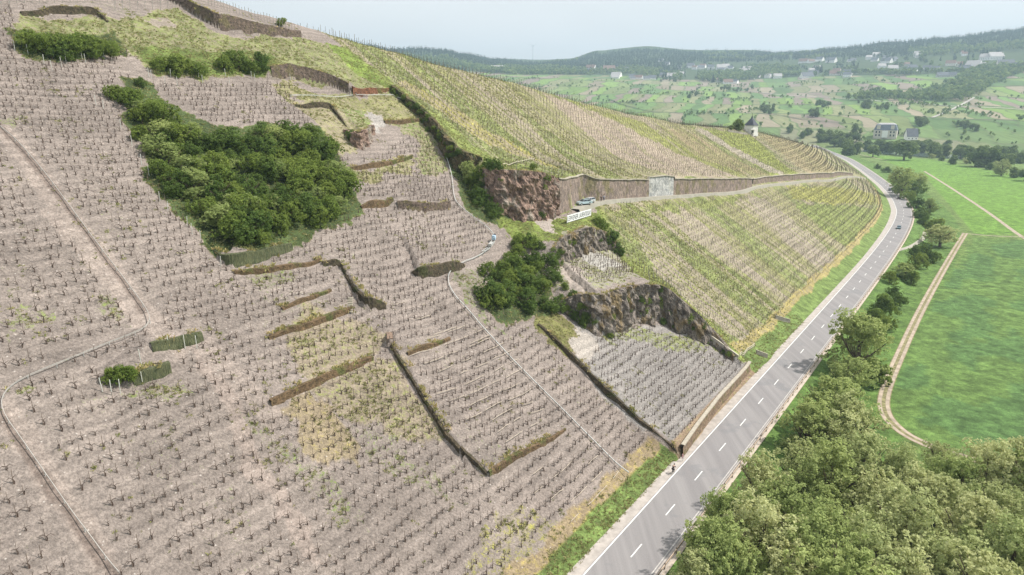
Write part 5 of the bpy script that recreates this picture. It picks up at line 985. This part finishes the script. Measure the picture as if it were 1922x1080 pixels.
# cyclist on the shoulder
P = ray(1263, 889); P = P*(60/-P[2]); rz = math.atan2(DU[1], DU[0])-math.pi/2
J = {'pel': (0, .18, 1.0), 'che': (0, -.18, 1.3), 'nek': (0, -.32, 1.42), 'hed': (0, -.42, 1.53), 'lh': (-.1, .14, .95), 'lk': (-.11, -.22, .72), 'la': (-.11, -.02, .34), 'lt': (-.11, -.14, .28), 'rh': (.1, .14, .95), 'rk': (.11, -.12, .56), 'ra': (.11, .12, .18), 'rt': (.11, 0, .13),
     'ls': (-.18, -.22, 1.33), 'le': (-.22, -.4, 1.12), 'lw': (-.2, -.58, 1.0), 'lf': (-.2, -.64, .97), 'rs': (.18, -.22, 1.33), 're': (.22, -.4, 1.12), 'rw': (.2, -.58, 1.0), 'rf': (.2, -.64, .97)}
cyc = person((P[0], P[1], .0), rz+math.pi, 'rider in black crouched on a racing bicycle on the pale road shoulder', darkm, darkm, J, 'person', (.04, .04, .05))
bk = thing('racing_bicycle', 'dark racing bicycle ridden on the pale road shoulder', 'bicycle', (P[0], P[1], .0), rz+math.pi); fm_ = simple('bike_frame', (.05, .05, .06), .3, .1, 5)
for y in (.5, -.52):
    w_ = link('wheel', None, bk, loc=(0, y, .34)); w_.rotation_euler = (0, math.pi/2, 0); mb = MB(); t_ = np.linspace(0, 2*math.pi, 25); mb.tube(np.c_[.33*np.cos(t_), .33*np.sin(t_), 0*t_], .014, blk, 5, False); mb.build('tyre', w_); mb = MB(); [mb.tube([(0, 0, 0), (.32*math.cos(a_), .32*math.sin(a_), 0)], .004, steel, 3) for a_ in np.linspace(0, 6.28, 13)]; mb.build('spokes', w_)
mb = MB(); [mb.tube(p, .018, fm_, 5) for p in ([(0, .5, .34), (0, .1, .3)], [(0, .1, .3), (0, .22, .85)], [(0, .22, .8), (0, -.36, .84)], [(0, .1, .3), (0, -.38, .75)], [(0, .5, .34), (0, .22, .8)], [(0, -.36, .9), (0, -.52, .34)])]; mb.build('frame', bk)
mb = MB(); mb.tube([(-.21, -.5, .93), (0, -.42, .95), (.21, -.5, .93)], .014, blk, 5); mb.build('handlebar', bk); mb = MB(); mb.box((0, .24, .88), (.14, .27, .05), blk, 0, .7); mb.build('saddle', bk); mb = MB(); mb.lathe([(.1, -.01), (.1, .01)], steel, 10, (0, .1, .3)); mb.tube([(-.12, .0, .17), (-.02, .1, .3)], .012, steel, 4); mb.tube([(.12, .2, .43), (.02, .1, .3)], .012, steel, 4); mb.build('crank', bk)
# ------------------------------------------------------------------ hilltop chapel
P = cast([(1409, 251)])[0]; rend = simple('white_render', (.74, .72, .68), .9, .08, 1.5); slate = simple('slate_roof', (.07, .08, .10), .7, .3, 2)
o = thing('chapel', 'little white six-sided chapel with a steep slate spire on the spur of the vineyard', 'chapel', P, .2)
mb = MB(); mb.lathe([(3.6, -1.5), (3.5, .4), (3.35, .5), (3.25, 5.2)], rend, 6, rot=.3); mb.build('wall', o); mb = MB(); mb.lathe([(3.55, 5.1), (3.45, 5.3), (2.3, 6.9), (1.1, 8.7), (.45, 9.5), (.45, 9.9), (.05, 11.4)], slate, 6, rot=.3); rf = mb.build('roof', o)
mb = MB(); mb.tube([(0, 0, 11.3), (0, 0, 12.4)], .05, blk, 4); mb.tube([(-.3, 0, 12.0), (.3, 0, 12.0)], .04, blk, 4); mb.build('cross', rf)
mb = MB(); mb.box((-.9, -2.75, 1.2), (1.9, .7, 3.0), rend); mb.box((-.9, -3.2, 2.9), (2.1, .9, .5), rend, 0, .5); pr = mb.build('porch', o); mb = MB(); mb.box((-.9, -3.16, 1.0), (1.1, .12, 2.2), blk); mb.build('door', o)
for a_ in (.82, 5.0, 6.05): mb = MB(); mb.box((2.46*math.cos(a_), 2.46*math.sin(a_), 3.2), (.9, .18, 1.4), glass, a_+math.pi/2); mb.build('window', o)
o.scale = (1.08, 1.08, .84); plant('far', 1387, 232, 7, 'round green tree standing left of the white chapel', None, .75); plant('far', 1422, 241, 3.6, 'small green tree behind the right side of the white chapel', None, .8); plant('far', 1372, 238, 3.5, 'low bush at the left end of the chapel terrace', None, .6)
P = cast([(1368, 246), (1400, 252)]); d = P[1]-P[0]; wallblock([(1366, 247), (1402, 253)], .8, 'low terrace wall left of the chapel')
# ------------------------------------------------------------------ far woods, hedges and village
def far_pts(n, seed, rmin, rmax, pxr, test):
    r = np.random.default_rng(seed); a = np.arctan2((r.uniform(*pxr, n)-961)/F, .965+0*r.random(n)); R = np.sqrt(r.uniform(rmin**2, rmax**2, n)); P = np.stack([R*np.sin(a), R*np.cos(a)], -1)
    z = far_z(P); X, Y = pix(np.c_[P, z]); m = test(X, Y, R); return np.c_[P, z][m]
def tline(x): return np.interp(x, [300, 640, 740, 860, 1000, 1150, 1280, 1400, 1500, 1620, 1750, 1850, 1922, 2200], [118, 118, 120, 133, 139, 142, 150, 150, 145, 142, 138, 132, 128, 122])
sk = far_pts(26000, 3, 1900, 3600, (430, 2300), lambda X, Y, R: (Y < tline(X)-3+6*vn(X/14, X*0, 2)) & ~((Y > tline(X)-32) & (X > 1280) & (vn(X/9, Y/4, 8) > .25)))
print('forest', len(sk))
def blob(seed, n, R, H, z0, size, cone=False):
    if cone: c_ = [(0, 0, z) for z in np.linspace(z0, H, 6)]; q_ = [R*(1.05-z/(H*1.15)) for z in np.linspace(z0, H, 6)]
    else: c_, q_ = lobes(seed, R*.5, H*.55, 5, R*.62, z0)
    return leaves(c_, q_, n, size, 0, seed, outb=.3)
fT = [blob(i, 56, 5.5, 12, 5, 2.1) for i in range(5)]; cT = [blob(20+i, 40, 3.2, 19, 4, 1.7, True) for i in range(3)]
hb = far_pts(60000, 9, 1080, 2300, (700, 2200), lambda X, Y, R: Y > tline(X)); hx, hy_ = hb[:, 0], hb[:, 1]; hw = fbm(hx/90, hy_/90, 3, 61)-.5; hA = np.arctan2(hx, hy_); hg = hx*.93-hy_*.30+hw*40; hb_ = np.hypot(hx, hy_)+hw*40+hA*300
hr = np.floor(hb_/190); hq = hg/(18+30*_h(hr, hr*0, 5))+_h(hr, hr*0, 9)*20; he = np.minimum(np.mod(hq, 1), 1-np.mod(hq, 1)); h2_ = np.minimum(np.mod(hb_/190, 1), 1-np.mod(hb_/190, 1)); hm_ = ((he < .05) | (h2_ < .02)) & (fbm(hx/45, hy_/45, 2, 70) > .52) | (fbm(hx/70, hy_/50, 3, 71) > .70); hb = hb[hm_]; print('hedge', len(hb))
con = fbm(sk[:, 0]/230, sk[:, 1]/230, 3, 15)+.10*(sk[:, 2] > 150)+.12*(np.hypot(sk[:, 0], sk[:, 1]) > 2700)*(sk[:, 0]/sk[:, 1] < .55) > .53
wm1 = leafmat('wood_broad', (.08, .15, .045), (.30, .38, .12), .25, 0.); wm2 = leafmat('wood_conifer', (.035, .065, .035), (.075, .12, .055), .15, 0.)
def ncells(T): return len(T[0][1])
def sc2(name, T, P, m, lo, hi, label, cat):
    r = np.random.default_rng(len(P)); kk = np.arange(len(P)) % len(T); nt_ = ncells(T); VS = []; QS = []; TN = []; off = 0
    for j, (v, q) in enumerate(T):
        p = P[kk == j]; n = len(p); A = r.random(n)*6.28; S = r.uniform(lo, hi, n)[:, None]; ca, sn = np.cos(A)[:, None], np.sin(A)[:, None]
        VS.append(np.stack([(v[None, :, 0]*ca-v[None, :, 1]*sn)*S+p[:, :1], (v[None, :, 0]*sn+v[None, :, 1]*ca)*S+p[:, 1:2], v[None, :, 2]*S+p[:, 2:3]], -1).reshape(-1, 3)); QS.append((q[None]+(np.arange(n)*len(v))[:, None, None]).reshape(-1, 4)+off); off += n*len(v)
        TN.append(np.clip(np.repeat(r.random(n), len(q))*.75+r.random(n*len(q))*.25, 0, 1))
    return link(name, mesh_np(name, np.vstack(VS), np.vstack(QS), m, {'tone': ('FACE', 'FLOAT', np.concatenate(TN))}), kind='stuff', label=label, cat=cat)
sc2('far_broadleaf_forest', fT, sk[~con], wm1, .7, 1.25, 'hazy green broadleaf forest covering the hills behind the village', 'forest')
sc2('far_conifer_forest', cT, sk[con], wm2, .7, 1.2, 'dark conifer forest on the distant hill crests', 'forest')
sc2('field_hedges', fT, hb[:2600], wm1, .22, .55, 'scrub and hedge bushes along the field edges of the far slope', 'hedges')
def band(polys, n, seed):
    out = []
    for k, poly in enumerate(polys):
        q = cast(poly)[:, :2]; r = np.random.default_rng(seed+k); lo, hi = q.min(0), q.max(0); P = r.uniform(lo, hi, (n*40, 2)); P = P[pip(P[:, 0], P[:, 1], q)]
        A = 0.5*abs(np.dot(q[:, 0], np.roll(q[:, 1], 1))-np.dot(q[:, 1], np.roll(q[:, 0], 1))); out.append(P[:max(4, int(A/n))])
    P = np.vstack(out); return np.c_[P, ground(P)]
bw = band([[(1590, 190), (1640, 178), (1700, 180), (1760, 170), (1800, 150), (1840, 130), (1922, 122), (1940, 128), (1890, 150), (1850, 170), (1810, 192), (1740, 192), (1660, 188)], [(1500, 140), (1600, 140), (1800, 138), (1880, 128), (1870, 136), (1700, 143)], [(1310, 140), (1390, 135), (1420, 150), (1360, 156), (1310, 152)], [(1400, 125), (1500, 128), (1500, 143), (1400, 148)],
           [(890, 128), (1000, 128), (1100, 132), (1100, 141), (960, 141), (890, 136)]], 95, 3)
sc2('hillside_wood', fT, bw, wm1, .7, 1.2, 'belts of young woodland between the fields on the far slope', 'woodland')
gr = 'scattered trees on the far slope'; rt = random.Random(4)
def fplant(x, y, d, kd, label, group, sq=.85):
    if cast([(x, y+8)])[0][1] < 900 or cast([(x, y-2)], 9)[0][1] < 900: return None
    return plant(kd, x, y-2, d, label, group, sq)
clus = [((1385, 168), 60, 6, 12, 'scrub clump below the upper farm road'), ((1440, 205), 26, 12, 14, 'bush clump in the middle of the far vineyards'), ((1545, 195), 24, 8, 9, 'tree row slanting across the far vineyards'), ((1530, 212), 20, 9, 8, 'tree row slanting across the far vineyards'), ((1620, 196), 30, 8, 9, 'trees above the lower farm road'), ((1655, 200), 25, 5, 5, 'trees above the lower farm road'), ((1300, 178), 20, 10, 7, 'trees on the left end of the far slope'), ((1345, 222), 60, 8, 10, 'green scrub belt near the foot of the far slope'), ((1725, 228), 22, 8, 8, 'blossoming trees along the sloping lane'), ((1815, 236), 40, 10, 9, 'hedge trees between the lower right fields'), ((1250, 150), 40, 6, 8, 'trees among the left village houses'), ((1330, 145), 60, 10, 12, 'trees among the left village houses'), ((1420, 140), 90, 12, 12, 'trees in the middle of the village'), ((1560, 125), 100, 16, 16, 'trees in the middle of the village'), ((1700, 120), 110, 20, 16, 'trees around the upper village houses'), ((1830, 118), 70, 14, 10, 'trees around the right village houses')]
for (cx, cy), w_, h_, n, lb in clus:
    for k in range(n): x = cx+rt.uniform(-1, 1)*w_*.5; y = cy+rt.uniform(-1, 1)*h_*.5; kd = rt.choice(['far']*9+(['conifer'] if y < 160 else [])+['blossom']*(1 if 'blossom' in lb or 'village' in lb else 0)); fplant(x, y, rt.uniform(8, 13) if y < 160 else rt.uniform(7, 13), kd, {'far': 'green', 'conifer': 'dark pointed', 'blossom': 'pale blossoming'}[kd]+' tree in the '+lb, gr)
# river bank trees
g2 = 'trees along the river'
for k, (x, y, d) in enumerate([(1512, 262, 12), (1530, 262, 13), (1550, 268, 14), (1570, 268, 16), (1592, 272, 16), (1610, 274, 13), (1628, 268, 12), (1640, 278, 13), (1655, 270, 12), (1668, 272, 12), (1684, 272, 15), (1700, 274, 20), (1716, 268, 14), (1738, 268, 12), (1756, 276, 15), (1775, 278, 12), (1812, 280, 12), (1842, 288, 17), (1868, 290, 16), (1890, 295, 13), (1915, 292, 10), (1468, 242, 9), (1490, 245, 9), (1515, 244, 9), (1540, 246, 10), (1560, 250, 10), (1590, 252, 10), (1500, 252, 11), (1478, 250, 9), (1580, 262, 11)]):
    plant('far', x, y+2, d*1.35, f'{["rounded", "broad", "spreading"][k % 3]} green tree in the belt between the far road and the river', g2, .8)
for k, (x, y, d, sq) in enumerate([(1750, 293, 9, .6), (1768, 296, 9, .6), (1790, 298, 11, .8), (1815, 300, 11, .6), (1838, 305, 12, .6), (1860, 310, 11, .6), (1882, 313, 16, .8), (1905, 322, 10, .8), (1925, 325, 12, .8), (1850, 300, 8, .6)]): plant('far' if k % 3 else 'willow', x, y, d, 'willow in the row on the near river bank at the edge of the meadow', 'willows on the near river bank', sq)
plant('far', 1606, 240, 14, 'tall dark green tree standing left of the large villa', None, 1.05); plant('far', 1616, 244, 8, 'smaller tree against the tall dark green tree by the villa', None, .9); plant('conifer', 1683, 244, 8, 'dark tree on the right side of the large villa', None, .7); plant('blossom', 1700, 250, 9, 'pale blossoming tree between the villa and the small white house', None, .7); plant('far', 1722, 246, 10, 'green tree behind the small white house', None, .8)
for k in range(70):
    x = 1480+440*rt.random(); y = np.interp(x, [1480, 1560, 1700, 1922], [250, 262, 275, 290])+rt.uniform(-12, 6)
    if 1630 < x < 1735 and y < 268: continue
    plant('far', x, y, rt.uniform(9, 17), f'{rt.choice(["tall", "low", "leafy", "dense"])} green tree in the belt between the far road and the river', g2, .8)
# houses
HW = [simple('house_white', (.88, .87, .85), .9, .05, .5), simple('house_cream', (.82, .79, .72), .9, .05, .5), simple('house_grey', (.55, .54, .52), .9, .05, .5)]; RM = [simple('roof_slate', (.13, .14, .16), .7, .2, .5), simple('roof_brown', (.22, .14, .11), .8, .2, .5), simple('roof_pale', (.45, .43, .42), .8, .2, .5)]
def house(px, py, wpx, label, wi=0, ri=0, st=1.5, rz=0., deep=.8, roofh=.45, group='village houses'):
    p = cast([(px, py-1)])[0]; dist = np.linalg.norm(p-[0, 0, HC]); W = wpx*.95/F*dist; D = W*deep; H = 3.9*st; az_ = math.atan2(p[0], p[1]); o = thing('house', label, 'house', p, -az_+rz, group)
    mb = MB(); mb.box((0, 0, H/2-2), (W, D, H+4), HW[wi]); rh = D*roofh; mb.add([(-W/2, -D/2, H), (-W/2, D/2, H), (-W/2, 0, H+rh)], [(0, 2, 1)], HW[wi]); mb.add([(W/2, -D/2, H), (W/2, D/2, H), (W/2, 0, H+rh)], [(0, 1, 2)], HW[wi]); mb.build('wall', o)
    e = .5; mb = MB(); sl_ = rh/(D/2); mb.add([(-W/2-e, -D/2-e, H-e*sl_), (W/2+e, -D/2-e, H-e*sl_), (W/2+e, 0, H+rh), (-W/2-e, 0, H+rh), (W/2+e, D/2+e, H-e*sl_), (-W/2-e, D/2+e, H-e*sl_)]+[(-W/2-e, -D/2-e, H-e*sl_+.3), (W/2+e, -D/2-e, H-e*sl_+.3), (W/2+e, 0, H+rh+.3), (-W/2-e, 0, H+rh+.3), (W/2+e, D/2+e, H-e*sl_+.3), (-W/2-e, D/2+e, H-e*sl_+.3)], [(3, 2, 1, 0), (2, 3, 5, 4), (6, 7, 8, 9), (9, 8, 10, 11), (0, 1, 7, 6), (4, 5, 11, 10), (0, 6, 9, 3), (3, 9, 11, 5), (1, 2, 8, 7), (2, 4, 10, 8)], RM[ri]); r_ = mb.build('roof', o); mb = MB(); mb.box((W*.2, .3, H+rh+.3), (.8, .8, 1.6), RM[1]); mb.build('chimney', r_)
    nw = max(2, int(W/4))
    for f in range(max(1, int(st))):
        for k in range(nw): mb = MB(); mb.box((-W/2+(k+.5)*W/nw, -D/2-.03, 1.5+f*2.9), (1.3, .1, 1.5), glass); mb.build('window', o)
    return o
hl0 = [(1109, 133, 18, 2, 0, 1), (1090, 137, 12, 1, 0, 0), (933, 134, 22, 1, 0, 2), (1143, 134, 22, 1, 1, 1), (1173, 133, 11, 1, 0, 0), (1157, 145, 18, 1, 0, 2), (1186, 147, 11, 1, 0, 0), (1200, 149, 13, 1, 0, 1), (1224, 150, 15, 1, 0, 0), (1251, 124, 11, 1.5, 0, 0), (1240, 145, 14, 1, 1, 0), (1260, 146, 16, 1, 0, 2), (1296, 128, 14, 1.6, 0, 0), (1319, 129, 11, 2, 0, 1), (1334, 131, 12, 2, 0, 0), (1353, 132, 16, 2, 0, 2), (1371, 132, 9, 2, 0, 0), (1397, 138, 18, 1, 0, 2), (1354, 150, 9, 1, 0, 0), (1366, 158, 16, 1, 0, 1), (1380, 158, 10, 1.5, 0, 0), (1459, 148, 14, 1.5, 0, 2), (1422, 147, 9, 1, 0, 1), (1514, 147, 20, 1, 0, 0), (1508, 119, 14, 1.2, 0, 1), (1533, 131, 12, 1, 1, 2), (1560, 118, 16, 1.4, 0, 0), (1566, 142, 16, 1, 1, 1), (1590, 142, 16, 1.6, 0, 0), (1601, 116, 9, 1, 1, 0), (1644, 108, 11, 2, 0, 2), (1642, 116, 11, 1, 0, 0), (1664, 119, 16, 1.3, 0, 0), (1675, 133, 15, 1.4, 0, 2), (1692, 126, 9, 1.4, 2, 1), (1711, 136, 16, 1, 0, 0), (1754, 135, 14, 1.5, 0, 0), (1724, 106, 13, 1.5, 0, 2), (1810, 106, 8, 1.6, 0, 1), (1784, 124, 14, 1.4, 1, 1), (1827, 128, 20, 1.8, 0, 2), (1812, 136, 18, 1, 2, 0), (1867, 113, 20, 2, 0, 2), (1886, 126, 22, 1.2, 1, 0), (1768, 146, 16, 1, 2, 0), (1275, 128, 7, 1, 0, 0)]
hl = hl0+[(x_+rt.uniform(-22, 22), y_+rt.uniform(-7, 5), w_*.8, a_, b_, c_) for (x_, y_, w_, a_, b_, c_) in hl0 if x_ > 1150]
wn = ['white', 'cream', 'grey']; rn = ['dark', 'brown', 'pale']
for k, (x, y, w_, st_, wi, ri) in enumerate(hl):
    ws_ = 'left village group' if x < 1280 else 'second village group' if x < 1420 else 'middle of the village' if x < 1620 else 'right half of the village' if x < 1790 else 'far right of the village'
    house(x, y, w_, f'{"small" if w_ < 12 else "wide" if w_ > 17 else "mid-sized"} {wn[wi]} house with {rn[ri]} roof in the {ws_}, {"upper row" if y < 126 else "lower row"}', wi, ri, st_, rt.uniform(-.5, .5), .75)
# the large villa with a mansard roof, and the small house beside it
p = cast([(1661, 258)])[0]; o = thing('villa', 'large pale villa with a steep grey mansard roof in trees beside the river', 'villa', p, -.55); ochre = simple('villa_wall', (.62, .57, .50), .9, .08, .5); vr = simple('villa_roof', (.18, .21, .26), .45, .2, .4); vrl = simple('villa_roof_sunlit_zinc', (.48, .47, .47), .4, .1, .4)  # top tier of the roof: sunlight put into its paler colour
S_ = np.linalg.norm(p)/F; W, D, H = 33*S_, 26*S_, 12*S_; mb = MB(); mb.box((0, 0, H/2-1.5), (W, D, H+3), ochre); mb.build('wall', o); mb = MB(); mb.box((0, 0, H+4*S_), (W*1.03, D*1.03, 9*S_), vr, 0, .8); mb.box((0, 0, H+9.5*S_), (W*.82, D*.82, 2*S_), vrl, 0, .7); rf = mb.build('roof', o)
mb = MB(); mb.box((-W*.3, -D*.45, H+4*S_), (5*S_, 3*S_, 6*S_), ochre); mb.box((W*.3, -D*.45, H+4*S_), (5*S_, 3*S_, 6*S_), ochre); mb.build('dormer', rf); mb = MB(); mb.box((0, -D/2-1.2*S_, H*.45), (8*S_, 3*S_, H*.9), HW[0]); mb.build('bay', o)
for s_ in (-.38, -.24, .24, .38):
    for f in (.3, .72): mb = MB(); mb.box((s_*W, -D/2-.05, f*H), (2*S_, .15, 3*S_), glass); mb.build('window', o)
for s_ in (-.25, .05, .3):
    for f in (.3, .72): mb = MB(); mb.box((-W/2-.05, s_*D, f*H), (.15, 2*S_, 3*S_), glass); mb.build('window', o)
house(1709, 263, 17, 'small white house with a steep gable to the right of the large villa', 0, 0, 1.2, .4, .8, .9, None)
# wind turbine on the horizon
a_ = (997-961)/F/.965; R_ = 5200; P = np.array([R_*math.sin(math.atan(a_)), R_*math.cos(math.atan(a_))]); el = ray(997, 108); zt = HC+R_*el[2]/math.hypot(el[0], el[1]); o = thing('wind_turbine', 'slender pale wind turbine on the hazy skyline', 'wind turbine', (*P, zt-25))
mb = MB(); mb.lathe([(4, 0), (2.2, 100)], whm, 10); mb.build('tower', o); mb = MB(); mb.box((0, 0, 102), (5, 12, 5), whm); mb.build('nacelle', o)
for k in range(3): a_ = .5+k*2.094; mb = MB(); mb.add([(1.6*math.cos(a_+1.57), -7, 102+1.6*math.sin(a_+1.57)), (1.6*math.cos(a_-1.57), -7, 102+1.6*math.sin(a_-1.57)), (38*math.cos(a_), -7, 102+38*math.sin(a_)), (1.6*math.cos(a_+1.57), -6, 102+1.6*math.sin(a_+1.57)), (1.6*math.cos(a_-1.57), -6, 102+1.6*math.sin(a_-1.57)), (38*math.cos(a_), -6.4, 102+38*math.sin(a_))], [(0, 2, 1), (3, 4, 5), (0, 1, 4, 3), (1, 2, 5, 4), (2, 0, 3, 5)], whm); mb.build('rotor_blade', o)
# ------------------------------------------------------------------ haze
hm = bpy.data.materials.new('haze'); hm.use_nodes = True; t = hm.node_tree; t.nodes.clear(); o_ = N(t, 'ShaderNodeOutputMaterial'); pv_ = N(t, 'ShaderNodeVolumePrincipled'); pv_.inputs['Color'].default_value = (.62, .83, 1, 1); pv_.inputs['Density'].default_value = .00017; pv_.inputs['Anisotropy'].default_value = .2; t.links.new(pv_.outputs[0], o_.inputs['Volume'])
mb = MB(); mb.box((0, 0, 255), (12400, 12400, 540)); hz = mb.mesh('haze'); hz.materials.append(hm); link('haze', hz, kind='stuff')
